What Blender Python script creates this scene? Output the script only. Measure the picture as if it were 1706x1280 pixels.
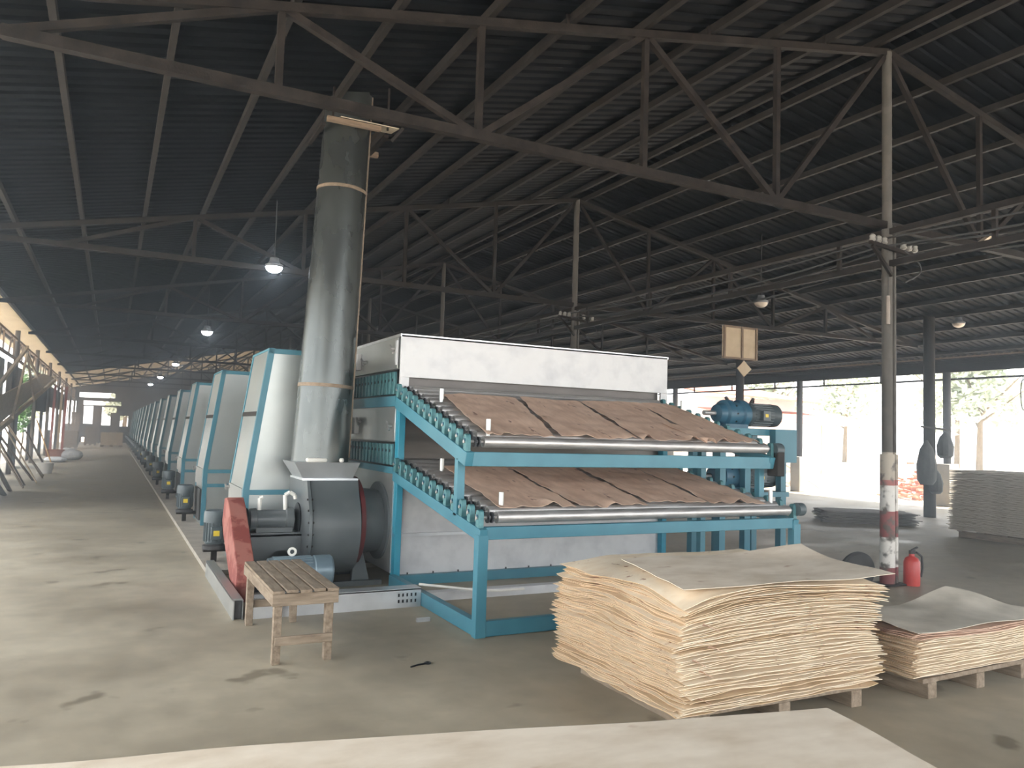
import bpy, math, random
from mathutils import Vector, Matrix, noise as mnoise
random.seed(7)
HAZE = True
for o in list(bpy.data.objects): bpy.data.objects.remove(o)
scene = bpy.context.scene
C = scene.collection

# ------------------------------------------------------------------ camera, sky, sun, exposure
VA = Vector((185-853, 704-640, 0)); VB = Vector((3400-853, 800-640, 0))
FPX = math.sqrt(-(VA.x*VB.x+VA.y*VB.y))
ya = Vector((VA.x, VA.y, FPX)).normalized(); xa = Vector((VB.x, VB.y, FPX)).normalized()
za = xa.cross(ya)
if za.y > 0: za = -za
right = Vector((xa.x, ya.x, za.x)); down = Vector((xa.y, ya.y, za.y)); fwd = Vector((xa.z, ya.z, za.z))
M = Matrix((( right.x, -down.x, -fwd.x, 0), (right.y, -down.y, -fwd.y, 0), (right.z, -down.z, -fwd.z, 1.6), (0, 0, 0, 1)))
cam = bpy.data.objects.new('camera', bpy.data.cameras.new('camera')); C.objects.link(cam)
cam.matrix_world = M
cam.data.sensor_width = 36; cam.data.lens = FPX/1706*36; cam.data.clip_end = 600; cam.data.clip_start = .05
scene.camera = cam
scene.view_settings.view_transform = 'Standard'; scene.view_settings.look = 'None'
scene.view_settings.gamma = 1; scene.view_settings.use_curve_mapping = False
scene.view_settings.exposure = 0.45
W = bpy.data.worlds.new('sky'); scene.world = W; W.use_nodes = True
bg = W.node_tree.nodes['Background']; bg.inputs[0].default_value = (.93, .97, 1, 1); bg.inputs[1].default_value = 4.2
sun = bpy.data.objects.new('sun', bpy.data.lights.new('sun', 'SUN')); C.objects.link(sun)
sun.data.energy = 22; sun.data.angle = .03; sun.data.color = (1, .95, .86)
sun.rotation_euler = Vector((.30, -.12, 1)).to_track_quat('Z', 'Y').to_euler()

# ------------------------------------------------------------------ materials
MATS = {}
def mat(name, c1, c2=None, rough=.6, metal=0, scale=4, bump=0, bscale=None, detail=4, stretch=None, spec=.5, emit=None, rvar=0, ramp=(.35, .65)):
    m = bpy.data.materials.new(name); m.use_nodes = True; nt = m.node_tree; N = nt.nodes; Lk = nt.links
    b = N['Principled BSDF']; b.inputs['Roughness'].default_value = rough; b.inputs['Metallic'].default_value = metal
    b.inputs['Specular IOR Level'].default_value = spec
    tc = N.new('ShaderNodeTexCoord'); mp = N.new('ShaderNodeMapping'); Lk.new(tc.outputs['Object'], mp.inputs[0])
    if stretch: mp.inputs['Scale'].default_value = stretch
    nz = N.new('ShaderNodeTexNoise'); nz.inputs['Scale'].default_value = scale; nz.inputs['Detail'].default_value = detail; nz.inputs['Roughness'].default_value = .6
    Lk.new(mp.outputs[0], nz.inputs['Vector'])
    cr = N.new('ShaderNodeValToRGB'); Lk.new(nz.outputs['Fac'], cr.inputs[0])
    cr.color_ramp.elements[0].position = ramp[0]; cr.color_ramp.elements[1].position = ramp[1]
    cr.color_ramp.elements[0].color = (*c1, 1); cr.color_ramp.elements[1].color = (*(c2 or c1), 1)
    Lk.new(cr.outputs[0], b.inputs['Base Color'])
    if rvar:
        mr = N.new('ShaderNodeMapRange'); mr.inputs['To Min'].default_value = rough-rvar; mr.inputs['To Max'].default_value = rough+rvar
        mr.inputs['From Min'].default_value = .3; mr.inputs['From Max'].default_value = .7
        Lk.new(nz.outputs['Fac'], mr.inputs[0]); Lk.new(mr.outputs[0], b.inputs['Roughness'])
    if bump:
        n2 = N.new('ShaderNodeTexNoise'); n2.inputs['Scale'].default_value = bscale or scale*6; n2.inputs['Detail'].default_value = 5
        Lk.new(mp.outputs[0], n2.inputs['Vector'])
        bp = N.new('ShaderNodeBump'); bp.inputs['Strength'].default_value = bump; bp.inputs['Distance'].default_value = .01
        Lk.new(n2.outputs['Fac'], bp.inputs['Height']); Lk.new(bp.outputs[0], b.inputs['Normal'])
    if emit:
        b.inputs['Emission Color'].default_value = (*emit[0], 1); b.inputs['Emission Strength'].default_value = emit[1]
    MATS[name] = m; return m
def add_knots(name, scale, thr, col, stretch=(1, 1, 1)):
    nt = MATS[name].node_tree; N = nt.nodes; Lk = nt.links; b = N['Principled BSDF']; src = b.inputs['Base Color'].links[0].from_socket
    tc = N.new('ShaderNodeTexCoord'); mp = N.new('ShaderNodeMapping'); mp.inputs['Scale'].default_value = stretch; nz = N.new('ShaderNodeTexNoise'); nz.inputs['Scale'].default_value = scale; nz.inputs['Detail'].default_value = 3
    Lk.new(tc.outputs['Object'], mp.inputs[0]); Lk.new(mp.outputs[0], nz.inputs[0])
    cr = N.new('ShaderNodeValToRGB'); cr.color_ramp.elements[0].position = thr; cr.color_ramp.elements[1].position = thr+.06; Lk.new(nz.outputs['Fac'], cr.inputs[0])
    mx = N.new('ShaderNodeMixRGB'); Lk.new(cr.outputs[0], mx.inputs[0]); Lk.new(src, mx.inputs[1]); mx.inputs[2].default_value = (*col, 1); Lk.new(mx.outputs[0], b.inputs['Base Color'])

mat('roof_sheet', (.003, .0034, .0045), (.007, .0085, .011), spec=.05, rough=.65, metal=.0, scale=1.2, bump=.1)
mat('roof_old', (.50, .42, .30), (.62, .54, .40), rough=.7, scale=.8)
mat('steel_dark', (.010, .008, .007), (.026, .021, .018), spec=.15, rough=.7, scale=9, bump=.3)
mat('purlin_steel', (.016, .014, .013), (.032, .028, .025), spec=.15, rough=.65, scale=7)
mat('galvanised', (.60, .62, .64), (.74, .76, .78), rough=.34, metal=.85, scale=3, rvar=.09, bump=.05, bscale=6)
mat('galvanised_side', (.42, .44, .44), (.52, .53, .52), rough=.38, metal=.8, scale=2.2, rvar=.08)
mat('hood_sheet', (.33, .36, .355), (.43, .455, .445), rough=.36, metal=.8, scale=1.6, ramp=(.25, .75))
mat('porcelain', (.22, .21, .19), (.32, .31, .28), rough=.4)
mat('dull_tube', (.24, .20, .17), (.32, .28, .24), rough=.6)
mat('veneer_end', (.50, .35, .21), (.66, .48, .31), rough=.85, scale=9, bump=.2)
mat('galv_panel', (.42, .43, .45), (.60, .61, .62), rough=.5, metal=.3, scale=3.2, rvar=.08, ramp=(.25, .55))
mat('inner_steel', (.075, .07, .068), (.125, .117, .112), rough=.4, metal=.5, scale=3, stretch=(.4, 1, 3))
mat('blue_paint', (.04, .17, .23), (.055, .21, .275), rough=.42, scale=3, spec=.5)
mat('blue_bright', (.02, .23, .34), (.03, .27, .38), rough=.42, scale=3)
mat('teal_block', (.045, .15, .17), (.09, .24, .26), rough=.45, scale=18, metal=.2)
mat('roller_steel', (.42, .41, .40), (.56, .55, .54), rough=.42, metal=.7, scale=7, stretch=(.6, 3, 3), rvar=.1)
mat('chain_black', (.012, .014, .018), (.03, .034, .04), rough=.4, metal=.6, scale=20)
mat('fan_grey', (.085, .098, .105), (.11, .125, .13), rough=.38, scale=3, rvar=.05, spec=.5)
mat('motor_grey', (.055, .075, .085), (.08, .105, .115), rough=.42, scale=6)
mat('motor_blue', (.14, .20, .24), (.19, .26, .30), rough=.35, metal=.2, scale=4)
mat('gear_blue', (.02, .09, .15), (.035, .13, .2), rough=.4, scale=6)
mat('label_yellow', (.75, .55, .03), (.8, .6, .05), rough=.5)
mat('red_guard', (.22, .045, .035), (.33, .12, .095), rough=.7, scale=4.5, ramp=(.48, .52), bump=.1)
mat('red_ring', (.08, .01, .012), (.12, .018, .018), rough=.5)
mat('white_plastic', (.72, .71, .66), (.8, .79, .74), rough=.45)
mat('stack_pipe', (.065, .072, .07), (.14, .152, .15), rough=.28, metal=.75, scale=2.5, stretch=(1, 1, .5), rvar=.05, bump=.05, bscale=8, ramp=(.15, .85))
mat('weld', (.17, .13, .09), (.26, .20, .15), rough=.6, metal=.4, scale=20)
mat('rust_plank', (.16, .11, .075), (.25, .18, .12), rough=.8, scale=9, stretch=(1, 6, 6))
mat('bench_wood', (.17, .125, .085), (.31, .245, .18), rough=.85, scale=10, stretch=(3, .5, 3), bump=.4, bscale=30)
mat('bench_wood_x', (.17, .125, .085), (.31, .245, .18), rough=.85, scale=10, stretch=(.5, 3, 3), bump=.4, bscale=30)
mat('lumber', (.52, .42, .29), (.66, .54, .40), rough=.85, scale=8, bump=.3)
mat('lumber_dark', (.16, .125, .09), (.26, .2, .15), rough=.85, scale=8, bump=.3)
mat('orange_wood', (.55, .33, .12), (.62, .4, .18), rough=.8, scale=6)
mat('veneer', (.78, .63, .45), (.88, .76, .59), rough=.75, scale=5, stretch=(1, 2.5, 1), bump=.12, bscale=14, ramp=(.3, .6))
mat('veneer_edge', (.62, .46, .28), (.76, .60, .42), rough=.8, scale=6, bump=.1)
mat('veneer_top', (.62, .52, .40), (.80, .71, .59), rough=.72, scale=3, stretch=(1, 2, 1), bump=.1, bscale=12, ramp=(.32, .62))
mat('veneer_brown', (.55, .36, .26), (.78, .57, .44), rough=.75, scale=5, stretch=(2.4, .7, 1), bump=.2, bscale=20, ramp=(.3, .7))
mat('veneer_dusty', (.56, .51, .42), (.72, .66, .56), rough=.85, scale=4)
mat('veneer_old', (.10, .085, .07), (.19, .165, .14), rough=.9, scale=6)
mat('cardboard', (.50, .40, .27), (.6, .49, .35), rough=.8, scale=5)
mat('concrete_wall', (.42, .38, .33), (.52, .48, .42), rough=.9, scale=3, bump=.2)
mat('plinth', (.30, .27, .23), (.42, .38, .32), rough=.8, scale=4, bump=.2)
mat('sheet_blue', (.10, .13, .16), (.17, .21, .25), rough=.6, metal=.2, scale=2)
mat('sheet_brown', (.05, .04, .03), (.10, .082, .062), rough=.8, scale=2)
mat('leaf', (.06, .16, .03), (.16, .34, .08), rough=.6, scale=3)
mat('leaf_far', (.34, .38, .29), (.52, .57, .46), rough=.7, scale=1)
mat('bark', (.12, .09, .06), (.2, .16, .12), rough=.9, scale=5)
mat('red_roof', (.40, .16, .12), (.5, .24, .18), rough=.8, scale=2)
mat('white_wall', (.75, .73, .70), (.82, .80, .77), rough=.8, scale=2)
mat('sack_white', (.58, .60, .62), (.72, .74, .76), rough=.7, scale=5)
mat('terracotta', (.5, .2, .13), (.58, .27, .18), rough=.7, scale=5)
mat('red_paint', (.42, .03, .03), (.5, .05, .04), rough=.4, scale=3)
mat('faded_red', (.35, .10, .10), (.45, .20, .18), rough=.8, scale=5)
mat('rubber', (.03, .03, .03), (.05, .05, .05), rough=.8)
mat('lamp_white', (.9, .93, 1), rough=.4, emit=((.80, .90, 1), 45))
mat('lamp_shell', (.12, .13, .14), (.16, .17, .18), rough=.5)
mat('lamp_off', (.62, .52, .42), (.7, .6, .5), rough=.5)
mat('cloth_dark', (.05, .055, .055), (.09, .095, .09), rough=.9, scale=8)
mat('outdoor_ground', (.62, .58, .52), (.72, .68, .61), rough=.95, scale=.4)
mat('debris', (.45, .30, .24), (.6, .5, .42), rough=.9, scale=6)

add_knots('veneer', 16, .66, (.34, .17, .09), (1, 1, 1)); add_knots('veneer_edge', 12, .64, (.32, .16, .09)); add_knots('veneer_end', 22, .66, (.24, .13, .07))
add_knots('veneer_top', 4.5, .68, (.42, .26, .17), (1, 2.2, 1)); add_knots('veneer_brown', 7, .66, (.26, .13, .09), (2.5, .8, 1))
def make_translucent(name, col, f):
    nt = MATS[name].node_tree; N = nt.nodes; b = N['Principled BSDF']; tr = N.new('ShaderNodeBsdfTranslucent'); tr.inputs[0].default_value = (*col, 1)
    mx = N.new('ShaderNodeMixShader'); mx.inputs[0].default_value = f; nt.links.new(b.outputs[0], mx.inputs[1]); nt.links.new(tr.outputs[0], mx.inputs[2]); nt.links.new(mx.outputs[0], N['Material Output'].inputs[0])
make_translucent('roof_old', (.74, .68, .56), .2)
# floor: dusty tan concrete, worn, with damp oil patches
def floor_mat():
    m = bpy.data.materials.new('floor_concrete'); m.use_nodes = True; nt = m.node_tree; N = nt.nodes; Lk = nt.links
    b = N['Principled BSDF']; tc = N.new('ShaderNodeTexCoord')
    n1 = N.new('ShaderNodeTexNoise'); n1.inputs['Scale'].default_value = .7; n1.inputs['Detail'].default_value = 8; n1.inputs['Roughness'].default_value = .62
    n2 = N.new('ShaderNodeTexNoise'); n2.inputs['Scale'].default_value = 5; n2.inputs['Detail'].default_value = 6
    n3 = N.new('ShaderNodeTexNoise'); n3.inputs['Scale'].default_value = 2.3; n3.inputs['Detail'].default_value = 3
    for n in (n1, n2, n3): Lk.new(tc.outputs['Object'], n.inputs['Vector'])
    r1 = N.new('ShaderNodeValToRGB'); r1.color_ramp.elements[0].position = .3; r1.color_ramp.elements[1].position = .7
    r1.color_ramp.elements[0].color = (.275, .235, .17, 1); r1.color_ramp.elements[1].color = (.43, .38, .285, 1)
    Lk.new(n1.outputs['Fac'], r1.inputs[0])
    r2 = N.new('ShaderNodeValToRGB'); r2.color_ramp.elements[0].position = .25; r2.color_ramp.elements[1].position = .75
    r2.color_ramp.elements[0].color = (.82, .82, .82, 1); r2.color_ramp.elements[1].color = (1.08, 1.08, 1.08, 1)
    Lk.new(n2.outputs['Fac'], r2.inputs[0])
    mx = N.new('ShaderNodeMixRGB'); mx.blend_type = 'MULTIPLY'; mx.inputs[0].default_value = 1
    Lk.new(r1.outputs[0], mx.inputs[1]); Lk.new(r2.outputs[0], mx.inputs[2])
    r3 = N.new('ShaderNodeValToRGB'); r3.color_ramp.elements[0].position = .27; r3.color_ramp.elements[1].position = .33
    r3.color_ramp.elements[0].color = (.45, .42, .38, 1); r3.color_ramp.elements[1].color = (1, 1, 1, 1)
    Lk.new(n3.outputs['Fac'], r3.inputs[0])
    m2 = N.new('ShaderNodeMixRGB'); m2.blend_type = 'MULTIPLY'; m2.inputs[0].default_value = .8
    Lk.new(mx.outputs[0], m2.inputs[1]); Lk.new(r3.outputs[0], m2.inputs[2]); Lk.new(m2.outputs[0], b.inputs['Base Color'])
    mr = N.new('ShaderNodeMapRange'); mr.inputs['From Min'].default_value = .35; mr.inputs['From Max'].default_value = .65
    mr.inputs['To Min'].default_value = .42; mr.inputs['To Max'].default_value = .75
    Lk.new(n1.outputs['Fac'], mr.inputs[0]); Lk.new(mr.outputs[0], b.inputs['Roughness'])
    bp = N.new('ShaderNodeBump'); bp.inputs['Strength'].default_value = .25; bp.inputs['Distance'].default_value = .01
    Lk.new(n2.outputs['Fac'], bp.inputs['Height']); Lk.new(bp.outputs[0], b.inputs['Normal'])
    MATS['floor_concrete'] = m
floor_mat()
# ridge post: grey steel with whitewash and red bands painted round the foot
def post_mat():
    m = mat('banded_post', (.15, .145, .13), (.22, .21, .19), rough=.7, scale=8)
    nt = m.node_tree; N = nt.nodes; Lk = nt.links; b = N['Principled BSDF']
    tc = N.new('ShaderNodeTexCoord'); sp = N.new('ShaderNodeSeparateXYZ'); Lk.new(tc.outputs['Object'], sp.inputs[0])
    mr = N.new('ShaderNodeMapRange'); mr.inputs['From Min'].default_value = 0; mr.inputs['From Max'].default_value = 2
    Lk.new(sp.outputs['Z'], mr.inputs[0])
    cr = N.new('ShaderNodeValToRGB'); cr.color_ramp.interpolation = 'CONSTANT'; e = cr.color_ramp.elements
    e[0].position = 0; e[0].color = (.18, .05, .05, 1); e[1].position = .10; e[1].color = (.62, .60, .56, 1)
    for p, c in ((.27, (.24, .07, .07, 1)), (.42, (.62, .60, .56, 1)), (.57, (.34, .13, .12, 1)), (.60, (.38, .34, .28, 1)), (.76, (.07, .064, .056, 1))):
        x = e.new(p); x.color = c
    Lk.new(mr.outputs[0], cr.inputs[0])
    mx = N.new('ShaderNodeMixRGB'); mx.blend_type = 'MIX'
    nz = N.new('ShaderNodeTexNoise'); nz.inputs['Scale'].default_value = 9; nz.inputs['Detail'].default_value = 5; Lk.new(tc.outputs['Object'], nz.inputs[0])
    r2 = N.new('ShaderNodeValToRGB'); r2.color_ramp.elements[0].position = .5; r2.color_ramp.elements[1].position = .62; Lk.new(nz.outputs['Fac'], r2.inputs[0])
    Lk.new(r2.outputs[0], mx.inputs[0]); Lk.new(cr.outputs[0], mx.inputs[1]); mx.inputs[2].default_value = (.09, .08, .07, 1)
    Lk.new(mx.outputs[0], b.inputs['Base Color'])
post_mat()

# ------------------------------------------------------------------ building helpers
ORG = {}
def tag(o, label=None, cat=None, group=None, kind=None):
    if label: o['label'] = label
    if cat: o['category'] = cat
    if group: o['group'] = group
    if kind: o['kind'] = kind
    return o
def thing(name, loc, label, cat, group=None):
    o = bpy.data.objects.new(name, None); C.objects.link(o); o.location = loc; o.empty_display_size = .1
    ORG[o.name] = Vector(loc); return tag(o, label, cat, group)
class MB:
    def __init__(s): s.v = []; s.f = []
    def add(s, vs, fs):
        n = len(s.v); s.v += [Vector(p) for p in vs]; s.f += [[i+n for i in f] for f in fs]; return s
    def hexa(s, p):  # 8 points: bottom 4 ccw, top 4 ccw
        return s.add(p, [(3, 2, 1, 0), (4, 5, 6, 7), (0, 1, 5, 4), (1, 2, 6, 5), (2, 3, 7, 6), (3, 0, 4, 7)])
    def box(s, x0, x1, y0, y1, z0, z1):
        return s.hexa([(x0, y0, z0), (x1, y0, z0), (x1, y1, z0), (x0, y1, z0), (x0, y0, z1), (x1, y0, z1), (x1, y1, z1), (x0, y1, z1)])
    def bar(s, a, b, w, h, up=(0, 0, 1)):
        a = Vector(a); b = Vector(b); d = (b-a).normalized(); u = Vector(up)
        if abs(d.dot(u)) > .98: u = Vector((0, 1, 0))
        r = d.cross(u).normalized(); u = r.cross(d).normalized(); r *= w/2; u *= h/2
        return s.hexa([a-r-u, a+r-u, b+r-u, b-r-u, a-r+u, a+r+u, b+r+u, b-r+u])
    def tube(s, a, b, r0, r1=None, n=16, cap=True):
        a = Vector(a); b = Vector(b); r1 = r0 if r1 is None else r1; d = (b-a).normalized()
        u = Vector((0, 0, 1)) if abs(d.z) < .9 else Vector((1, 0, 0)); p = d.cross(u).normalized(); q = d.cross(p)
        vs = []
        for c, r in ((a, r0), (b, r1)):
            for i in range(n):
                t = 2*math.pi*i/n; vs.append(c+p*(r*math.cos(t))+q*(r*math.sin(t)))
        fs = [(i, (i+1) % n, n+(i+1) % n, n+i) for i in range(n)]
        if cap: fs += [tuple(range(n))[::-1], tuple(range(n, 2*n))]
        return s.add(vs, fs)
    def lathe(s, a, d, prof, n=24):  # prof: (dist, radius)
        a = Vector(a); d = Vector(d).normalized(); u = Vector((0, 0, 1)) if abs(d.z) < .9 else Vector((1, 0, 0)); p = d.cross(u).normalized(); q = d.cross(p)
        vs = []
        for t, r in prof:
            for i in range(n):
                g = 2*math.pi*i/n; vs.append(a+d*t+p*(r*math.cos(g))+q*(r*math.sin(g)))
        fs = []
        for k in range(len(prof)-1):
            fs += [(k*n+i, k*n+(i+1) % n, (k+1)*n+(i+1) % n, (k+1)*n+i) for i in range(n)]
        fs += [tuple(range(n))[::-1], tuple(range((len(prof)-1)*n, len(prof)*n))]
        return s.add(vs, fs)
    def path(s, pts, r, n=8):
        for a, b in zip(pts[:-1], pts[1:]): s.tube(a, b, r, r, n)
        return s
    def prism(s, outline, ax, a, b):  # outline of 2D points extruded along axis ax from a to b
        def P(p, t):
            return {0: (t, p[0], p[1]), 1: (p[0], t, p[1]), 2: (p[0], p[1], t)}[ax]
        n = len(outline)
        return s.add([P(p, a) for p in outline]+[P(p, b) for p in outline],
                     [tuple(range(n))[::-1], tuple(range(n, 2*n))]+[(i, (i+1) % n, n+(i+1) % n, n+i) for i in range(n)])
    def ring(s, c, ax, r0, r1, t0, t1, n=32):  # annular plate around axis ax
        vs = []
        for t in (t0, t1):
            for r in (r0, r1):
                for i in range(n):
                    g = 2*math.pi*i/n; x, y = r*math.cos(g), r*math.sin(g)
                    vs.append({0: (c[0]+t, c[1]+x, c[2]+y), 1: (c[0]+x, c[1]+t, c[2]+y), 2: (c[0]+x, c[1]+y, c[2]+t)}[ax])
        fs = []
        for i in range(n):
            j = (i+1) % n
            fs += [(i, j, n+j, n+i), (2*n+i, 3*n+i, 3*n+j, 2*n+j), (i, 2*n+i, 2*n+j, j), (n+i, n+j, 3*n+j, 3*n+i)]
        return s.add(vs, fs)
    def build(s, name, m, parent=None, smooth=True, bevel=0, label=None):
        if parent is not None:
            org = ORG[parent.name]
        else:
            xs = [p.x for p in s.v]; ys = [p.y for p in s.v]; zs = [p.z for p in s.v]
            org = Vector(((min(xs)+max(xs))/2, (min(ys)+max(ys))/2, min(zs)))
        me = bpy.data.meshes.new(name); me.from_pydata([p-org for p in s.v], [], s.f)
        if smooth:
            me.polygons.foreach_set('use_smooth', [True]*len(me.polygons)); me.update()
            me.set_sharp_from_angle(angle=.55)
        me.materials.append(MATS[m])
        import bmesh
        bm = bmesh.new(); bm.from_mesh(me); bmesh.ops.recalc_face_normals(bm, faces=bm.faces); bm.to_mesh(me); bm.free()
        o = bpy.data.objects.new(name, me); C.objects.link(o)
        if parent is not None: o.parent = parent
        else: o.location = org
        ORG[o.name] = org
        if bevel:
            bv = o.modifiers.new('bevel', 'BEVEL'); bv.width = bevel; bv.segments = 2; bv.limit_method = 'ANGLE'
        if label: o['label'] = label
        return o
def box(x0, x1, y0, y1, z0, z1): return MB().box(x0, x1, y0, y1, z0, z1)
def copy_tree(o, loc=None, parent=None):
    c = o.copy(); C.objects.link(c)
    if parent is not None: c.parent = parent
    if loc is not None: c.location = loc
    for ch in list(o.children): copy_tree(ch, None, c)
    return c
def struct(o): o['kind'] = 'structure'; return o
def rz(z): return Matrix.Rotation(z, 3, 'Z')

# ------------------------------------------------------------------ the building
RX, RZ, SL = 8.06, 6.47, .205           # ridge line, slope of the roof
def roofz(x): return RZ-SL*abs(x-RX)
XL, XR = -3.3, 20.5
Y0, Y1 = -6.0, 70.0
struct(box(-3.4, 21, -6, 71, -.25, 0).build('floor', 'floor_concrete'))
g = box(-60, -3.4, -40, 120, -.35, -.05); g.box(21, 160, -40, 160, -.35, -.05); g.box(-3.4, 21, 71, 120, -.35, -.05); g.box(-3.4, 21, -40, -6, -.35, -.05)
struct(g.build('outdoor_ground', 'outdoor_ground'))
def roof_sheet(x0, x1, y0, y1, m, name='ceiling', pitch=.19):
    mb = MB(); n = int((y1-y0)/pitch); pr = []
    for i in range(n):
        y = y0+i*pitch
        pr += [(y, 0), (y+pitch*.55, 0), (y+pitch*.65, .028), (y+pitch*.9, .028)]
    pr.append((y0+n*pitch, 0)); vs = []; k = len(pr)
    for x in (x0, x1):
        for y, h in pr: vs.append((x, y, roofz(x)+h))
    for x in (x0, x1):
        for y, h in pr: vs.append((x, y, roofz(x)+h+.004))
    fs = [(i, i+1, k+i+1, k+i) for i in range(k-1)]+[(2*k+i, 3*k+i, 3*k+i+1, 2*k+i+1) for i in range(k-1)]
    mb.add(vs, fs)
    return struct(mb.build(name, m, smooth=False))
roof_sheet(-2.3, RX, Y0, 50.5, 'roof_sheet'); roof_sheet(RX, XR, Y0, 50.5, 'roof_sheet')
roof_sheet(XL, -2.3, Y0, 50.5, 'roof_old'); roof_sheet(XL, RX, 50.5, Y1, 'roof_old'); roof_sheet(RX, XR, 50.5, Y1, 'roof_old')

# purlins
px = [-3.0]+[-2.24+.842*i for i in range(12)]+[7.86]
for i, x in enumerate(px):
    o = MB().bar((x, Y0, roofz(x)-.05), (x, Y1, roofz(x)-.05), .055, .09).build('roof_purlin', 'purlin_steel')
    tag(o, 'long steel purlin under the corrugated roof on the dryer side of the ridge', 'roof purlin', 'purlins on the left roof slope')
for i in range(15):
    x = 8.26+.86*i
    o = MB().bar((x, Y0, roofz(x)-.05), (x, Y1, roofz(x)-.05), .055, .09).build('roof_purlin', 'purlin_steel')
    tag(o, 'long steel purlin under the corrugated roof between ridge and open right side', 'roof purlin', 'purlins on the right roof slope')

# trusses
TY = [6.12+7.03*k for k in range(9)]
BZ = 4.2
def tz(x): return roofz(x)-.15
def truss(y, label, group=None):
    t = thing('roof_truss', (RX, y, 0), label, 'roof truss', group)
    for sgn in (-1, 1):
        nodes = [RX+sgn*d for d in (0, 1.79, 3.56, 5.34, 7.05, 8.86, 10.4)]
        end = nodes[-1]
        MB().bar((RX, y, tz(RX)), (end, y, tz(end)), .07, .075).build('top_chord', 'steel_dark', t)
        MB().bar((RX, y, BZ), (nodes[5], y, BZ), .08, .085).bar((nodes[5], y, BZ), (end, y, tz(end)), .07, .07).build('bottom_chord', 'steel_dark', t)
        for i in (1, 2, 3, 4):
            MB().bar((nodes[i], y, BZ), (nodes[i], y, tz(nodes[i])), .055, .055).build('vertical_strut', 'steel_dark', t)
        for i in range(5):
            p = (nodes[i], y, tz(nodes[i]) if i % 2 == 0 else BZ); q = (nodes[i+1], y, BZ if i % 2 == 0 else tz(nodes[i+1]))
            MB().bar(p, q, .055, .06).build('diagonal_brace', 'steel_dark', t)
    for x in (1.97, 3.6, 5.3, 7.0):
        MB().bar((x, y, tz(x)), (x, y, roofz(x)-.01), .03, .03).build('purlin_cleat', 'steel_dark', t)
    return t
tl = ['nearest steel roof truss, crossing in front of the chimney top', 'second steel roof truss, just behind the front of the dryer', 'third steel roof truss from the front, holding the second lamp']
for k, y in enumerate(TY):
    if k < 3: truss(y, tl[k])
    else: truss(y, 'distant steel roof truss far down the aisle beyond the third one', 'distant roof trusses')

# posts under the ridge
def ridge_post(y, label, group=None):
    t = thing('ridge_post', (RX, y, 0), label, 'post', group)
    MB().tube((RX, y, 0), (RX, y, 1.5), .085, .08, 14).tube((RX, y, 1.5), (RX, y, BZ), .06, .06, 14).tube((RX, y, BZ), (RX, y, tz(RX)), .055, .055, 12).build('post_shaft', 'banded_post', t)
    MB().tube((RX+.108, y-.03, 0), (RX+.108, y-.03, 1.5), .026, .026, 8).tube((RX+.085, y-.03, 1.5), (RX+.085, y-.03, BZ), .022, .022, 8).build('cable_conduit', 'banded_post', t)
    MB().box(RX-.15, RX+.2, y-.12, y+.12, 0, .02).build('base_plate', 'steel_dark', t)
    return t
for k, y in enumerate(TY):
    if k == 0: ridge_post(y, 'tall ridge post with faded red and white bands beside the extinguisher')
    elif k == 1: ridge_post(y, 'ridge post rising behind the roof of the dryer front')
    else: ridge_post(y, 'distant ridge post hidden partly behind the dryer', 'distant ridge posts')
# lengthwise girder under the ridge
t = thing('lengthwise_girder', (RX, 30, 3.7), 'lattice girder running lengthwise between the ridge posts', 'girder')
MB().bar((RX, -2, 4.12), (RX, 69, 4.12), .06, .07).build('top_chord', 'steel_dark', t)
MB().bar((RX, -2, 3.74), (RX, 69, 3.74), .06, .07).build('bottom_chord', 'steel_dark', t)
for i in range(36):
    y = -1+1.95*i; MB().bar((RX, y, 3.74), (RX, y, 4.12), .045, .045).build('lattice_bar', 'steel_dark', t)
# overhead wires
for j, (x, z) in enumerate(((7.93, 4.02), (7.93, 3.93), (8.24, 3.98), (8.28, 3.86))):
    pts = []
    for k in range(-1, 7):
        for q in range(6):
            y = 6.12+7.03*k+7.03*q/6; s = q/6; pts.append((x, y, z-.16*4*s*(1-s)*(.6+.3*j)))
    tag(MB().path(pts, .012, 6).build('power_cable', 'rubber'), 'sagging overhead power cable strung along the ridge posts', 'cable', 'overhead cables')
for k in (0, 1):
    y = TY[k]
    t = thing('insulator_bracket', (RX, y, 3.85), ('insulator bracket with a row of white cups on the banded post', 'insulator bracket on the ridge post behind the dryer')[k], 'bracket')
    MB().bar((RX-.42, y-.1, 3.93), (RX+.42, y-.1, 3.86), .04, .04).build('cross_arm', 'steel_dark', t)
    MB().bar((RX-.38, y-.1, 3.9), (RX-.05, y-.1, 3.58), .035, .035).build('stay_bar', 'steel_dark', t)
    for x in (-.38, -.28, -.18, .16, .26, .36):
        MB().lathe((RX+x, y-.1, 3.94-.04*(x+.4)), (0, 0, 1), [(0, .02), (.02, .038), (.05, .03), (.07, .035), (.09, .015)], 10).build('insulator', 'porcelain', t)
    pts = [(RX-.1+.05*math.sin(i)+.28*math.sin(i/10*math.pi), y-.13, 3.86-.34*math.sin(i/10*math.pi)) for i in range(11)]
    MB().path([(RX+.15+.3*math.sin(math.pi*i/10), y-.12, 3.9-.038*i) for i in range(11)], .01, 6).build('wire_loop', 'rubber', t)
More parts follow.
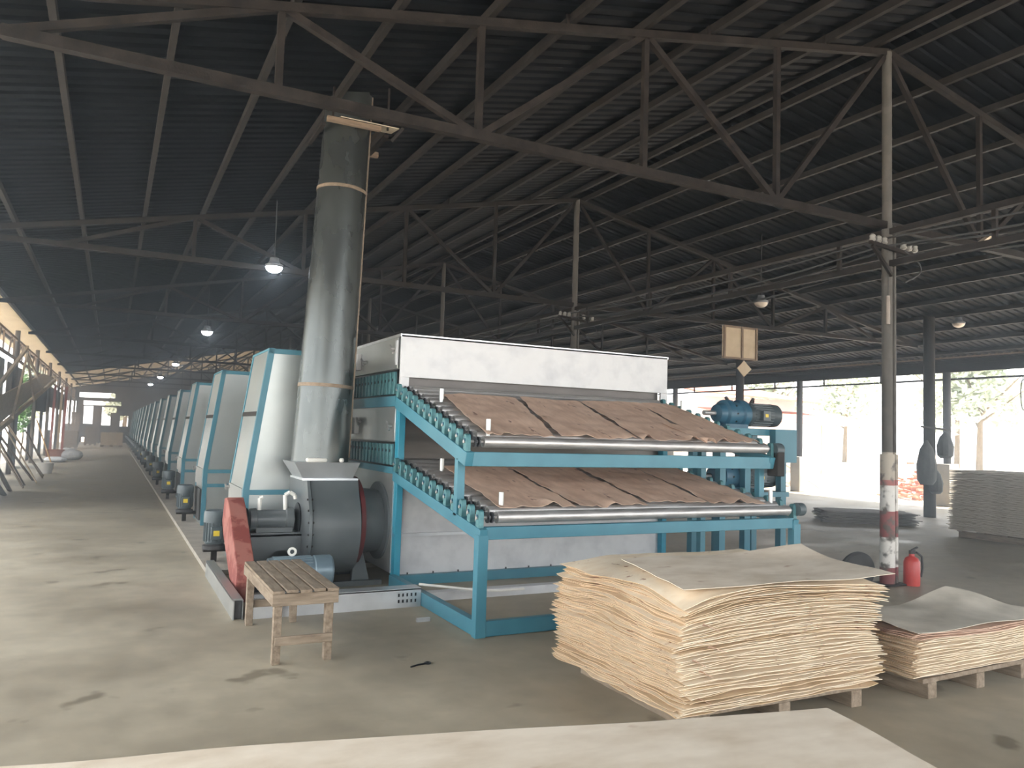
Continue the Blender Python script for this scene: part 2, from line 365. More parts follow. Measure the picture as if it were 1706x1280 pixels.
# tube hung beside the post
t = thing('hanging_tube', (7.95, 6.0, 2.95), 'pale tube hanging from a wire left of the banded post', 'tube light')
MB().tube((7.92, 6.0, 3.0), (7.92, 6.0, 3.33), .022, .022, 10).build('tube', 'dull_tube', t)
MB().path([(7.92, 6.0, 3.33), (7.95, 6.02, 3.5), (8.0, 6.05, 3.7)], .006, 5).build('wire', 'rubber', t)
t = thing('diagonal_wood_prop', (9.3, 6.1, 4.1), 'pale wooden brace tied under the right half of the nearest truss', 'brace')
MB().bar((9.15, 5.7, 4.05), (9.75, 5.9, 4.3), .06, .03).build('plank', 'lumber', t)

# ceiling lamps
def lamp(x, y, z, label, lit=True, group=None):
    t = thing('high_bay_lamp', (x, y, z), label, 'ceiling lamp', group)
    MB().lathe((x, y, z), (0, 0, 1), [(0.012, .135), (.05, .14), (.07, .10), (.11, .075), (.16, .07)], 24).build('lamp_housing', 'lamp_shell', t)
    MB().lathe((x, y, z), (0, 0, 1), [(-.075, .03), (-.06, .08), (-.03, .115), (0, .128), (.015, .13)], 24).build('lamp_lens', 'lamp_white' if lit else 'lamp_off', t)
    MB().tube((x, y, z+.16), (x, y, roofz(x)-.02), .008, .008, 6).build('lamp_cord', 'rubber', t)
LA = [(2.18, 12.75, 4.14, 'lit ceiling lamp nearest the chimney, the biggest glowing disc'), (2.02, 20.9, 3.93, 'lit ceiling lamp, second along the row above the dryer hoods'),
      (2.13, 33.2, 3.95, 'lit ceiling lamp, third along the row, before the tan roof'), (2.02, 41.8, 3.88, 'small lit ceiling lamp, fourth along the row'),
      (1.9, 49.5, 3.86, 'smallest lit ceiling lamp, last and farthest of the row')]
for a in LA: lamp(*a)
lamp(17.2, 11.2, 4.43, 'unlit round lamp glowing tan on the right roof slope', False)
lamp(11.4, 11.5, 4.35, 'unlit lamp hanging near the wooden board above the dryer', False)

# right eave: fascia beam, lattice rail, columns
def rx(pxl): # direction ratio x/y of a floor ray at pixel column
    return pxl
t = thing('eave_girder', (XR, 20, 3.3), 'steel eave girder with thin hanging rail along the open right side', 'girder')
MB().bar((XR-.1, -2, 3.78), (XR-.1, 70, 3.78), .1, .26).build('eave_beam', 'steel_dark', t)
MB().bar((XR-.1, -2, 3.46), (XR-.1, 70, 3.46), .05, .05).build('lower_rail', 'steel_dark', t)
for i in range(24): MB().bar((XR-.1, 1+2.1*i, 3.46), (XR-.1, 1+2.1*i, 3.66), .04, .04).build('rail_hanger', 'steel_dark', t)
MB().bar((XR-.5, -2, 4.02), (XR-.5, 70, 4.02), .04, .05).build('lit_strip_bar', 'rust_plank', t)  # tan bar imitates the strip of light along the roof edge
oc = [('outer steel column on a concrete foot between the shed and the ridge post', 18.75), ('outer steel column just right of the dark inner post', 13.6), ('outer steel column seen above the blue gear motor', 25.2), ('outer column at the right end of the open side', 7.0)]
for lab, y in oc:
    t = thing('eave_column', (XR-.15, y, 0), lab, 'column')
    MB().tube((XR-.15, y, .0), (XR-.15, y, 3.66), .10, .10, 12).build('column_shaft', 'banded_post' if 0 else 'purlin_steel', t)
    MB().box(XR-.36, XR+.06, y-.2, y+.2, 0, 1.15).build('concrete_foot', 'concrete_wall', t, bevel=.02)
# inner posts
t = thing('inner_post', (16.72, 11.6, 0), 'dark inner post hung with bags, left of the tall veneer stack', 'post')
MB().tube((16.72, 11.6, 0), (16.72, 11.6, roofz(16.72)-.1), .13, .12, 12).build('post_shaft', 'steel_dark', t)
MB().bar((16.3, 11.5, 2.05), (17.3, 11.5, 2.0), .04, .04).build('peg_rail', 'steel_dark', t)
def bag(x, y, z, w, h, lab):
    mb = MB(); n = 7
    mb.lathe((x, y, z), (0, 0, 1), [(0, w*.3), (h*.1, w*.46), (h*.45, w*.5), (h*.8, w*.33), (h*.95, w*.12), (h, w*.06)], 10)
    o = mb.build('hanging_bag', 'cloth_dark'); return tag(o, lab, 'bag')
bag(16.36, 11.42, .75, .42, 1.0, 'long dark cloth bag hanging on the left of the inner post')
bag(17.02, 11.42, 1.35, .36, .6, 'dark sack hanging on the right of the inner post')
bag(16.62, 11.38, .55, .3, .55, 'lower dark bag hanging at the front of the inner post')
t = thing('inner_post', (16.72, 17.7, 0), 'dark inner post below the diamond board, behind the gear motor', 'post')
MB().tube((16.72, 17.7, 0), (16.72, 17.7, roofz(16.72)-.1), .13, .12, 12).build('post_shaft', 'steel_dark', t)
for s in (-1, 1): MB().bar((16.72+s*.1, 17.7, 2.3), (16.72+s*.55, 17.7, 2.9), .07, .07).build('knee_brace', 'steel_dark', t)
tag(MB().path([(19.95+.11*math.sin(i*math.pi/8), 11.35, 2.95+.38*math.cos(i*math.pi/8)) for i in range(17)]+[(19.95, 11.35, 3.45)], .014, 6).build('hanging_cable_loop', 'rubber'), 'loop of dark cable hanging from the eave rail at the right', 'cable')

# wooden board on the second truss and the diamond below it
t = thing('wall_board', (12.25, 13.0, 3.4), 'square tan board with battens hanging from the second truss', 'board')
box(11.77, 12.77, 13.0, 13.02, 3.4, 4.13).build('board_panel', 'cardboard', t)
for x in (11.79, 12.3, 12.72): box(x, x+.05, 12.97, 13.0, 3.4, 4.13).build('batten', 'rust_plank', t)
for z in (3.4, 4.09): box(11.77, 12.77, 12.98, 13.0, z, z+.04).build('edge_strip', 'rust_plank', t)
tag(MB().prism([(12.38, 3.02), (12.6, 3.2), (12.38, 3.38), (12.18, 3.2)], 1, 12.98, 13.0).build('diamond_board', 'cardboard'), 'small diamond shaped board just under the square tan board', 'board')

# ------------------------------------------------------------------ left side wall, end wall
def corr_panel(x, y0, y1, z0, z1, m, name='wall_left'):
    mb = MB(); n = max(1, int((y1-y0)/.2)); p = (y1-y0)/n; pr = []
    for i in range(n): pr += [(x, y0+i*p), (x, y0+(i+.5)*p), (x-.03, y0+(i+.62)*p), (x-.03, y0+(i+.88)*p)]
    pr.append((x, y1)); k = len(pr)
    vs = [(a, b, z0) for a, b in pr]+[(a, b, z1) for a, b in pr]+[(a-.006, b, z0) for a, b in pr]+[(a-.006, b, z1) for a, b in pr]
    mb.add(vs, [(i, i+1, k+i+1, k+i) for i in range(k-1)]+[(2*k+i, 3*k+i, 3*k+i+1, 2*k+i+1) for i in range(k-1)])
    return struct(mb.build(name, m, smooth=False))
for (y0, y1, z0, z1, m) in ((16.2, 20.6, 0, 3.9, 'sheet_blue'), (22.4, 24.6, 0, 1.9, 'sheet_blue'), (26.6, 28.0, 0, 1.6, 'sheet_brown'), (30, 32.2, 0, 2.0, 'sheet_blue'),
                            (36, 37.8, 0, 1.6, 'sheet_brown'), (41.6, 43.2, 0, 2.0, 'sheet_brown'), (47.4, 49, 0, 1.1, 'sheet_brown'), (54.5, 56, 0, 2.0, 'sheet_brown'), (63, 69.4, 0, 1.2, 'sheet_brown'),
                            (20.6, 27.4, 1.95, 3.38, 'sheet_blue'), (28.2, 33.0, 2.1, 3.38, 'sheet_brown'), (35.4, 46, 2.0, 3.38, 'sheet_brown'), (47, 62, 2.3, 3.38, 'sheet_brown')):
    corr_panel(-2.9, y0, y1, z0, z1, m)
t = thing('eave_girder', (-2.6, 40, 3.3), 'rusty lattice girder along the left eave above the leaning boards', 'girder')
MB().bar((-2.6, 5, 3.95), (-2.6, 70, 3.95), .06, .07).build('top_chord', 'rust_plank', t)
MB().bar((-2.6, 5, 3.38), (-2.6, 70, 3.38), .06, .07).build('bottom_chord', 'rust_plank', t)
for i in range(54):
    y = 6+1.2*i; MB().bar((-2.6, y, 3.38), (-2.6, y+(0 if i % 2 else .6), 3.95), .04, .04).build('lattice_bar', 'rust_plank', t)
for k in range(10):
    y = 8+7.03*k-1.9
    if y < 6: continue
    t = tag(MB().tube((-2.6, y, 0), (-2.6, y, roofz(-2.6)-.05), .07, .07, 10).build('eave_column', 'sheet_brown'), 'thin brown column along the cluttered left side of the aisle', 'column', 'left eave columns')
# far end wall with bright openings
YE = 69.5
def wallrect(x0, x1, z0, z1, m='sheet_brown'): mbw.box(x0, x1, YE, YE+.08, z0, z1)
mbw = MB()
holes = [(-3.3, -2.45, 1.4, 3.2), (-1.95, -1.3, 1.45, 2.85), (-.68, -.05, 1.35, 2.8), (-.05, .35, 2.3, 2.8), (.62, 1.2, 1.3, 2.15), (-2.0, .65, 2.92, 3.25), (-2.0, -1.45, -.0, .4),
         (-2.3, .2, 3.5, 3.9), (-.2, .1, .0, .35), (3.1, 4.0, 2.9, 3.4), (8.5, 12, 1.4, 2.9), (14, 18, 1.2, 3.2)]
xs = sorted({XL, RX, XR}|{h[0] for h in holes}|{h[1] for h in holes}); zs = sorted({0, 3.98}|{h[2] for h in holes}|{h[3] for h in holes})
for a, b in zip(xs[:-1], xs[1:]):
    for c, d in zip(zs[:-1], zs[1:]):
        mx, mz = (a+b)/2, (c+d)/2
        if not any(h[0] < mx < h[1] and h[2] < mz < h[3] for h in holes): wallrect(a, b, c, d)
mbw.prism([(XL, 3.98), (XR, 3.98), (XR, roofz(XR)), (RX, RZ), (XL, roofz(XL))], 1, YE, YE+.08)
struct(mbw.build('wall_back', 'sheet_brown', smooth=False))
t = thing('window_grille', (-2.87, YE-.1, 1.4), 'barred opening left of the bright gaps in the end wall', 'grille')
for i in range(5): MB().bar((-3.25+.2*i, YE-.05, 1.4), (-3.25+.2*i, YE-.05, 3.2), .04, .04).build('grille_bar', 'steel_dark', t)
for z in (2.0, 2.6): MB().bar((-3.3, YE-.05, z), (-2.45, YE-.05, z), .04, .04).build('grille_rail', 'steel_dark', t)
# far stacks before the end wall
def far_stack(x0, x1, y0, y1, z1, lab, m='lumber_dark', cat='stack'):
    t = thing('board_stack', ((x0+x1)/2, (y0+y1)/2, 0), lab, cat)
    for s in (0, .42, .84):
        a = x0+(x1-x0)*s; box(a, a+(x1-x0)*.16, y0, y1, 0, .1).build('bearer', 'lumber_dark', t)
    mb = MB(); n = int((z1-.1)/.06); r = random.Random(z1)
    for i in range(n): mb.box(x0+r.uniform(-.02, .02), x1+r.uniform(-.02, .02), y0+r.uniform(-.02, .02), y1, .1+i*.06, .1+i*.06+.05)
    mb.build('board_layers', m, t)
far_stack(-1.55, -.85, 60.5, 61.5, 1.25, 'brown board stack far back at the left of the aisle end')
far_stack(-.55, .75, 58, 59.4, .95, 'low wide board stack standing across the far end of the aisle', 'lumber')
far_stack(-.05, .55, 65, 66, 2.35, 'tall narrow board stack against the end wall between bright gaps')
far_stack(-1.22, -.72, 66.5, 67.5, 2.6, 'tallest dark board stack between the two brightest gaps')
far_stack(-2.45, -1.95, 62, 63.5, 2.3, 'dark board stack near the barred opening at the end wall')
far_stack(-2.5, -1.7, 52, 53.5, 1.1, 'brown board stack behind the white sacks on the left')

# ------------------------------------------------------------------ left clutter
def leaning(x0, y, x1, z1, w, m, lab, grp=None, th=.03, dy=.3, z0=0):
    o = MB().bar((x0, y, z0+th*.4), (x1, y+dy, z1), th, w, up=(0, 1, 0)).build('leaning_board', m); return tag(o, lab, 'board', grp)
lb = [(-1.9, 20.5, -2.7, 1.5, .5, 'lumber_dark'), (-1.75, 21.6, -2.75, 1.7, .12, 'lumber_dark'), (-1.8, 22.4, -2.7, 1.6, .35, 'lumber_dark'), (-1.6, 23.3, -2.6, 1.75, .1, 'lumber'),
      (-1.75, 24.2, -2.75, 1.4, .3, 'lumber_dark'), (-1.6, 25.2, -2.6, 1.6, .12, 'lumber_dark'), (-1.9, 19.4, -2.75, 1.3, .6, 'sheet_brown'), (-1.65, 26.2, -2.7, 1.5, .2, 'lumber_dark')]
for a in lb: leaning(*a, 'weathered board leaning on the left side below the timber chute', 'boards leaning on the left side')
leaning(-1.62, 30.0, -2.2, 1.62, .16, 'orange_wood', 'orange brown plank leaning on the left side past the dark boards')
leaning(-1.95, 31.5, -2.6, 1.2, .5, 'lumber_dark', 'short wide dark board leaning beyond the orange plank')
leaning(-2.0, 18.2, -2.8, .9, .9, 'sheet_brown', 'wide brown sheet leaning at the left edge of the photo')
# timber chute
t = thing('timber_chute', (-2.2, 27, 1.5), 'long sloping timber chute with cross braces hanging on the left side', 'chute')
A = Vector((-2.2, 18.5, 1.15)); B = Vector((-2.2, 38, 3.3)); up = Vector((0, 0, 1))
MB().bar(A, B, .08, .12).build('lower_beam', 'lumber', t)
MB().hexa([A+Vector((-.05, 0, .1)), A+Vector((-.02, 0, .1)), B+Vector((-.02, 0, .1)), B+Vector((-.05, 0, .1)), A+Vector((-.05, 0, .75)), A+Vector((-.02, 0, .75)), B+Vector((-.02, -6, -.05)), B+Vector((-.05, -6, -.05))]).build('side_board', 'lumber', t)
MB().bar((-2.16, 19, 2.15), (-2.16, 25.2, 3.6), .06, .09).build('upper_beam', 'lumber', t)
for (a, b) in (((22.5, 1.65), (25.0, 3.4)), ((25.0, 3.4), (31.5, 2.6)), ((28, 2.2), (25, 3.4))):
    MB().bar((-2.14, *a), (-2.14, *b), .05, .08).build('cross_brace', 'lumber', t)
# sacks, tub, bucket, post, ivy
def sack(x, y, w, l, h, a, lab):
    mb = MB(); n = 10; m = 8; vs = []; fs = []
    for j in range(m+1):
        v = math.pi*j/m
        for i in range(n):
            u = 2*math.pi*i/n; sx = math.copysign(abs(math.cos(u))**.7, math.cos(u)); sy = math.copysign(abs(math.sin(u))**.7, math.sin(u)); s = math.sin(v)**.6 if 0 < j < m else .02
            p = rz(a)@Vector((w/2*s*sx, l/2*s*sy, 0)); vs.append((x+p.x, y+p.y, h/2-h/2*math.cos(v)))
    fs = [(j*n+i, j*n+(i+1) % n, (j+1)*n+(i+1) % n, (j+1)*n+i) for j in range(m) for i in range(n)]
    mb.add(vs, fs); return tag(mb.build('filled_sack', 'sack_white'), lab, 'sack')
sack(-1.45, 37.5, .9, 1.2, .42, .3, 'white sack lying beside the terracotta tub on the left')
sack(-1.85, 35.3, .8, 1.3, .2, .1, 'flat grey white sack lying in front of the tub on the left')
sack(-1.7, 40.5, .8, 1.0, .4, -.3, 'white sack farther back behind the terracotta tub')
t = thing('tub', (-2.0, 37.3, 0), 'round terracotta coloured tub beside white sacks', 'tub')
MB().lathe((-2.0, 37.3, 0), (0, 0, 1), [(0, .28), (.38, .36), (.42, .38), (.42, .34), (.1, .26)], 20).build('tub_body', 'terracotta', t)
tag(MB().lathe((-1.72, 27.6, 0), (0, 0, 1), [(0, .2), (.3, .25), (.32, .26), (.3, .23), (.05, .18)], 16).build('bucket', 'white_wall'), 'grey white bucket standing below the orange plank', 'bucket')
for i, (x, y) in enumerate(((-2.25, 38.6), (-2.0, 38.9), (-1.85, 39.3))):
    tag(MB().bar((x, y, 0), (x+.05, y, 3.1), .09, .09).build('upright_pole', 'faded_red' if i != 1 else 'lumber'), ('faded red pole standing left in the upright bundle', 'bare wooden pole standing in the middle of the bundle', 'faded red pole standing right in the upright bundle')[i], 'pole')
def leaves(cx, cy, cz, sx, sy, sz, n, size, seed=1):
    r = random.Random(seed); mb = MB()
    for _ in range(n):
        while True:
            p = Vector((r.uniform(-1, 1), r.uniform(-1, 1), r.uniform(-1, 1)))
            if p.length < 1 and (p.length > .45 or r.random() < .3): break
        q = Vector((cx+p.x*sx, cy+p.y*sy, cz+p.z*sz)); d = Vector((r.gauss(0, 1), r.gauss(0, 1), r.gauss(0, .6))).normalized(); e = d.cross(Vector((r.gauss(0, 1), r.gauss(0, 1), r.gauss(0, 1)))).normalized(); s = size*r.uniform(.6, 1.3)
        mb.add([q-d*s, q+e*s*.45, q+d*s, q-e*s*.45], [(0, 1, 2, 3)])
    return mb
t = thing('climbing_shrub', (-2.95, 34.3, 0), 'green leafy climber filling the gap in the left wall', 'shrub')
leaves(-2.95, 34.3, 2.2, .3, .6, 1.1, 900, .09, 5).build('foliage', 'leaf', t, smooth=False)
MB().path([(-2.95, 34.3, 0), (-2.9, 34.4, 1), (-2.97, 34.2, 2.2)], .03, 6).build('stem', 'bark', t)

# ------------------------------------------------------------------ dryer
PX0, PX1, PY0, PYL = 2.68, 6.2, 7.87, 67.5
struct(box(1.0, 6.4, 8.95, 68, 0, .055).build('plinth', 'plinth'))
t = thing('veneer_dryer', (4.4, 7.87, 0), 'long galvanised veneer dryer with white front hood panel and blue frame', 'veneer dryer')
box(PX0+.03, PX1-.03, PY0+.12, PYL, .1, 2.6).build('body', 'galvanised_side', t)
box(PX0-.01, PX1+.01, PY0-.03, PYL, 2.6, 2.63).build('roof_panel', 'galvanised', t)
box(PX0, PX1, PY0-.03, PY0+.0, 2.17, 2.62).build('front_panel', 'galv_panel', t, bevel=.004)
box(PX0, PX0+.1, PY0-.03, PY0, 2.0, 2.17).box(PX1-.1, PX1, PY0-.03, PY0, 2.03, 2.17).build('front_panel_leg', 'galv_panel', t)
box(PX0+.1, PX1-.1, PY0+.04, PY0+.1, 2.02, 2.19).build('inlet_channel', 'inner_steel', t)
MB().bar((PX0+.1, PY0+.02, 2.06), (PX1-.1, PY0+.02, 2.06), .03, .03).bar((PX0+.1, PY0-.02, 2.0), (PX1-.1, PY0-.02, 2.0), .04, .05).build('inlet_lip', 'roller_steel', t)
box(PX0+.06, PX1-.06, PY0+.06, PY0+.11, 1.3, 2.02).build('upper_inner_panel', 'inner_steel', t)
box(PX0+.06, PX1-.06, PY0+.02, PY0+.06, .1, 1.12).build('lower_front_panel', 'galv_panel', t)
box(PX0, PX1, PY0-.02, PY0+.02, .5, .53).build('panel_fold', 'galvanised', t)
for i in range(12):
    x = 2.85+.29*i; box(x, x+.012, PY0-.0, PY0+.012, .1, .12).build('rivet', 'chain_black', t)
box(PX0, PX1, PY0-.06, PY0+.02, 0, .1).build('bottom_beam', 'blue_paint', t)
for x0 in (PX0, PX1-.07): box(x0, x0+.07, PY0-.06, PY0+.05, 0, 1.98).build('corner_post', 'blue_bright', t, bevel=.004)
# side door panels, bearing strips, beams
sides = [(2.07, 2.6), (1.50, 1.86)]
ny = 15
for i in range(ny):
    ya_, yb_ = PY0+.05+i*4.0, PY0+4.0+i*4.0-.03
    box(PX0-.01, PX0+.03, ya_, yb_, 2.26, 2.6).build('side_door', 'galvanised_side', t, bevel=.004)
    box(PX0-.01, PX0+.03, ya_, yb_, 1.49, 1.86).build('side_door', 'galvanised_side', t, bevel=.004)
box(PX0-.012, PX0+.03, PY0+.03, PYL, .12, 1.15).build('side_panel', 'galvanised_side', t)
for z0, z1 in ((1.86, 1.97), (1.15, 1.22)): box(PX0-.03, PX0+.03, PY0+.0, PYL, z0, z1).build('side_beam', 'blue_paint', t)
for z0, z1 in ((1.97, 2.25), (1.22, 1.48)):
    box(PX0+.0, PX0+.035, PY0+.05, PYL, z0, z1).build('bearing_strip', 'chain_black', t)
    for i in range(16):
        y = PY0+.08+i*.125
        b = box(PX0-.03, PX0+.01, y, y+.075, z0+.02, z1-.02).build('bearing_plate', 'teal_block', t, bevel=.006)
        MB().tube((PX0-.036, y+.0375, z0+.17), (PX0-.028, y+.0375, z0+.17), .016, .016, 10).build('shaft_end', 'chain_black', b)
for y, z in ((7.98, 2.47), (8.0, 1.65), (9.05, 2.4), (9.15, 1.7)):
    h = MB().tube((PX0-.02, y, z), (PX0-.07, y, z), .022, .018, 10).bar((PX0-.06, y-.05, z-.045), (PX0-.06, y+.05, z+.045), .02, .018).build('door_latch', 'roller_steel', t)
for z in (2.32, 1.55): box(PX0-.07, PX0-.01, 9.25, 9.42, z, z+.2).build('hinge_box', 'white_wall', t, bevel=.01)
MB().tube((PX1, 8.1, 2.4), (PX1+.08, 8.1, 2.4), .03, .02, 10).build('door_latch', 'roller_steel', t)
box(PX0-.03, PX0-.01, 7.9, 7.94, 2.3, 2.56).build('edge_trim', 'galv_panel', t)

# ------------------------------------------------------------------ outfeed table
t = thing('outfeed_table', (4.4, 6.6, 0), 'blue two-level roller outfeed table in front of the dryer', 'roller table')
def railz_u(y): return 1.45+(y-5.97)*(.52/1.87)
def railz_l(y): return .85+(y-5.66)*(.34/2.17)
for x in (2.66, 6.06):
    MB().bar((x, 7.80, railz_u(7.80)-.06), (x, 5.94, railz_u(5.94)-.06), .07, .12).build('upper_side_rail', 'blue_paint', t, bevel=.004)
    MB().bar((x, 7.80, railz_l(7.80)-.05), (x, 5.62, railz_l(5.62)-.05), .07, .10).build('lower_side_rail', 'blue_paint', t, bevel=.004)
MB().bar((2.69, 5.97, 1.385), (6.04, 5.97, 1.385), .06, .12).build('upper_front_beam', 'blue_paint', t, bevel=.004)
MB().bar((2.69, 5.66, .81), (6.04, 5.66, .81), .06, .10).build('lower_front_beam', 'blue_paint', t, bevel=.004)
for x in (2.66, 6.08):
    box(x-.045, x+.045, 5.62, 5.70, 0, .8).build('front_leg', 'blue_paint', t, bevel=.004)
    box(x-.035, x+.035, 6.10, 6.17, railz_l(6.1)-.02, railz_u(6.1)-.1).build('middle_post', 'blue_paint', t, bevel=.004)
    box(x-.035, x+.035, 7.0, 7.07, 0 if x > 5 else railz_l(7), railz_u(7.0)-.1).build('rear_post', 'blue_paint', t) if x > 5 else None
    MB().bar((x, 5.7, .065), (x, 7.79, .065), .07, .12).build('floor_rail', 'blue_paint', t, bevel=.004)
MB().bar((2.7, 5.66, .065), (6.04, 5.66, .065), .06, .12).build('floor_cross_rail', 'blue_paint', t, bevel=.004)
NU, NL = 12, 13
for kind, n, ya_, yb_, fz in (('u', NU, 5.99, 7.78, railz_u), ('l', NL, 5.69, 7.78, railz_l)):
    for i in range(n):
        y = ya_+(yb_-ya_)*i/(n-1); z = fz(y)+.075
        R = .048
        r = MB().tube((2.80, y, z), (6.02, y, z), R, R, 20).tube((2.62, y, z), (6.16, y, z), .014, .014, 8).build('roller', 'roller_steel', t)
        for xs_ in (2.655, 6.09):
            prof = [(y-.032, fz(y)-.02), (y+.032, fz(y)-.02), (y+.032, z+.035)]+[(y+.032*math.cos(a), z+.035+.03*math.sin(a)) for a in (math.pi*.25, math.pi*.5, math.pi*.75)]+[(y-.032, z+.035)]
            b = MB().prism(prof, 0, xs_-.022, xs_+.022).build('bearing_block', 'teal_block', t, bevel=.003)
            if xs_ < 4:
                MB().tube((xs_-.03, y, z+.01), (xs_-.02, y, z+.01), .016, .016, 10).build('bearing_hub', 'gear_blue', b)
        mbs = MB()
        for q in range(2):
            xx = 2.715+.035*q; n_ = 14
            mbs.tube((xx, y, z), (xx+.012, y, z), .034, .034, 14)
            for a in range(n_): 
                g = 2*math.pi*a/n_; mbs.box(xx, xx+.014, y+.038*math.cos(g)-.006, y+.038*math.cos(g)+.006, z+.038*math.sin(g)-.006, z+.038*math.sin(g)+.006)
        mbs.build('sprocket', 'chain_black', t)
for (x, y, fz) in ((2.9, 6.1, railz_u), (2.9, 7.2, railz_u), (2.92, 5.85, railz_l), (2.95, 7.25, railz_l), (5.95, 5.85, railz_l), (6.0, 7.3, railz_u)):
    z = fz(y)+.07; MB().tube((x, y, z), (x, y, z+.17), .022, .022, 12).build('guide_peg', 'galvanised_side', t)
# drive housing at the right end
box(6.10, 6.2, 5.9, 6.05, 1.25, 1.5).build('end_bracket', 'purlin_steel', t, bevel=.01)
MB().tube((6.1, 5.97, 1.52), (6.2, 5.97, 1.52), .07, .07, 16).tube((6.1, 5.66, .94), (6.18, 5.66, .94), .065, .065, 16).build('end_bearing', 'motor_grey', t)

# drive frame and gear motors
t = thing('motor_stand', (7.0, 7.4, 0), 'blue steel stand at the right carrying the two gear motors', 'stand')
for x in (6.55, 6.95, 7.55):
    for y in (7.25, 7.75): box(x, x+.09, y, y+.09, 0, 1.72 if x > 6.6 else 1.6).build('stand_leg', 'blue_paint', t)
box(6.55, 7.64, 7.2, 7.85, 1.68, 1.76).build('stand_top', 'blue_paint', t)
box(7.3, 7.66, 7.1, 7.2, 1.35, 1.76).build('side_plate', 'blue_paint', t)
box(6.55, 7.64, 7.2, 7.85, .92, .98).build('stand_shelf', 'blue_paint', t)
def gear_motor(x, y, z, lab):
    t = thing('gear_motor', (x, y, z-.18), lab, 'motor')
    g_ = MB().lathe((x, y, z), (1, 0, 0), [(0, .05), (.02, .11), (.1, .13), (.12, .17), (.2, .18), (.22, .15), (.34, .15), (.36, .18), (.44, .18), (.46, .14), (.5, .13)], 24).build('gearbox', 'gear_blue', t)
    for k in range(10):
        a = 2*math.pi*k/10; MB().tube((x+.21, y+.165*math.cos(a), z+.165*math.sin(a)), (x+.235, y+.165*math.cos(a), z+.165*math.sin(a)), .012, .012, 6).build('flange_bolt', 'steel_dark', g_)
    mm = MB().lathe((x+.5, y, z), (1, 0, 0), [(0, .12), (.03, .14), (.38, .14), (.4, .15), (.5, .145), (.53, .11)], 24)
    for k in range(24):
        a = 2*math.pi*k/24; mm.bar((x+.55, y+.145*math.cos(a), z+.145*math.sin(a)), (x+.86, y+.145*math.cos(a), z+.145*math.sin(a)), .02, .008)
    mo = mm.build('motor_body', 'motor_grey', t)
    box(x+.62, x+.74, y-.2, y-.12, z-.07, z+.05).build('terminal_box', 'motor_grey', mo)
    box(x+.65, x+.7, y-.203, y-.2, z-.03, z+.01).build('warning_label', 'label_yellow', mo)
    MB().tube((x-.18, y, z), (x, y, z), .03, .03, 12).build('output_shaft', 'roller_steel', t)
    box(x+.05, x+.42, y-.14, y+.14, z-.18, z-.13).build('mounting_foot', 'gear_blue', t)
    MB().ring((x+.62, y, z+.17), 1, .018, .03, -.006, .006, 14).build('lifting_eye', 'steel_dark', t)
gear_motor(6.68, 7.5, 1.94, 'blue gear motor on top of the stand at the right of the dryer')
gear_motor(6.62, 7.5, 1.16, 'lower gear motor on the stand shelf under the upper table level')

# veneer sheets drying on the table
def table_sheet(x0t, x1t, x0b, x1b, yt, yb, fz, lab, seed, th=.003, lift=.0):
    r = random.Random(seed); mb = MB(); n, m = 16, 22; vs = []
    for s in (0, 1):
        for j in range(m+1):
            v = j/m
            for i in range(n+1):
                u = i/n
                y = yt+(yb-yt)*v+(.05*mnoise.noise(Vector((u*3, seed, 0)))+.02*mnoise.noise(Vector((u*13, seed, 4))) if j in (0, m) else 0)
                a = x0t+(x0b-x0t)*v; b = x1t+(x1b-x1t)*v
                if i == 0: a += .02*mnoise.noise(Vector((v*5, seed, 3)))
                if i == n: b += .02*mnoise.noise(Vector((v*5, seed, 7)))
                x = a+(b-a)*u
                z = fz(y)+.075+.048+.014+lift+.02*mnoise.noise(Vector((x*3, y*2.2, seed)))+.004*math.sin(y*24+x*3)
                if v > .8: z += .5*(v-.8)*max(-.05, mnoise.noise(Vector((u*5, seed, 9))))*.8
                vs.append((x, y, z+s*th))
    k = (n+1)*(m+1); fs = []
    for j in range(m):
        for i in range(n):
            a = j*(n+1)+i; fs += [(a, a+n+1, a+n+2, a+1), (k+a, k+a+1, k+a+n+2, k+a+n+1)]
    for i in range(n): fs += [(i, i+1, k+i+1, k+i), (m*(n+1)+i, k+m*(n+1)+i, k+m*(n+1)+i+1, m*(n+1)+i+1)]
    for j in range(m): fs += [(j*(n+1), k+j*(n+1), k+(j+1)*(n+1), (j+1)*(n+1)), (j*(n+1)+n, (j+1)*(n+1)+n, k+(j+1)*(n+1)+n, k+j*(n+1)+n)]
    mb.add(vs, fs); return tag(mb.build('veneer_sheet', 'veneer_brown'), lab, 'veneer sheet', 'brown sheets on the outfeed table')
U = [(2.98, 3.86, 2.86, 3.46, 'first from the left on the upper level'), (3.9, 4.62, 3.6, 4.40, 'second from the left on the upper level'), (4.66, 5.42, 4.48, 5.12, 'third from the left on the upper level'),
     (5.46, 5.58, 5.04, 5.16, 'narrow curled strip between the third and last sheet on the upper level'), (5.62, 6.02, 5.24, 5.92, 'at the right end of the upper level')]
U = [(3.0, 3.86, 2.84, 3.5, 'Brown veneer sheet first from the left on the upper level'), (3.9, 4.62, 3.58, 4.40, 'Brown veneer sheet second from the left on the upper level'),
     (4.66, 5.5, 4.46, 5.14, 'Brown veneer sheet third from the left on the upper level'),
     (5.1, 5.3, 5.10, 5.26, 'narrow brown veneer strip hanging over the upper front roller'), (5.5, 6.0, 5.24, 5.93, 'Brown veneer sheet at the right end of the upper level')]
for i, a in enumerate(U):
    if i == 3: table_sheet(*a[:4], 6.5, 5.87, railz_u, a[4], 11+i, lift=.02)
    else: table_sheet(*a[:4], 7.47-.03*(i % 2), 5.98+.02*(i % 2), railz_u, a[4].replace('Brown', 'brown'), 11+i)
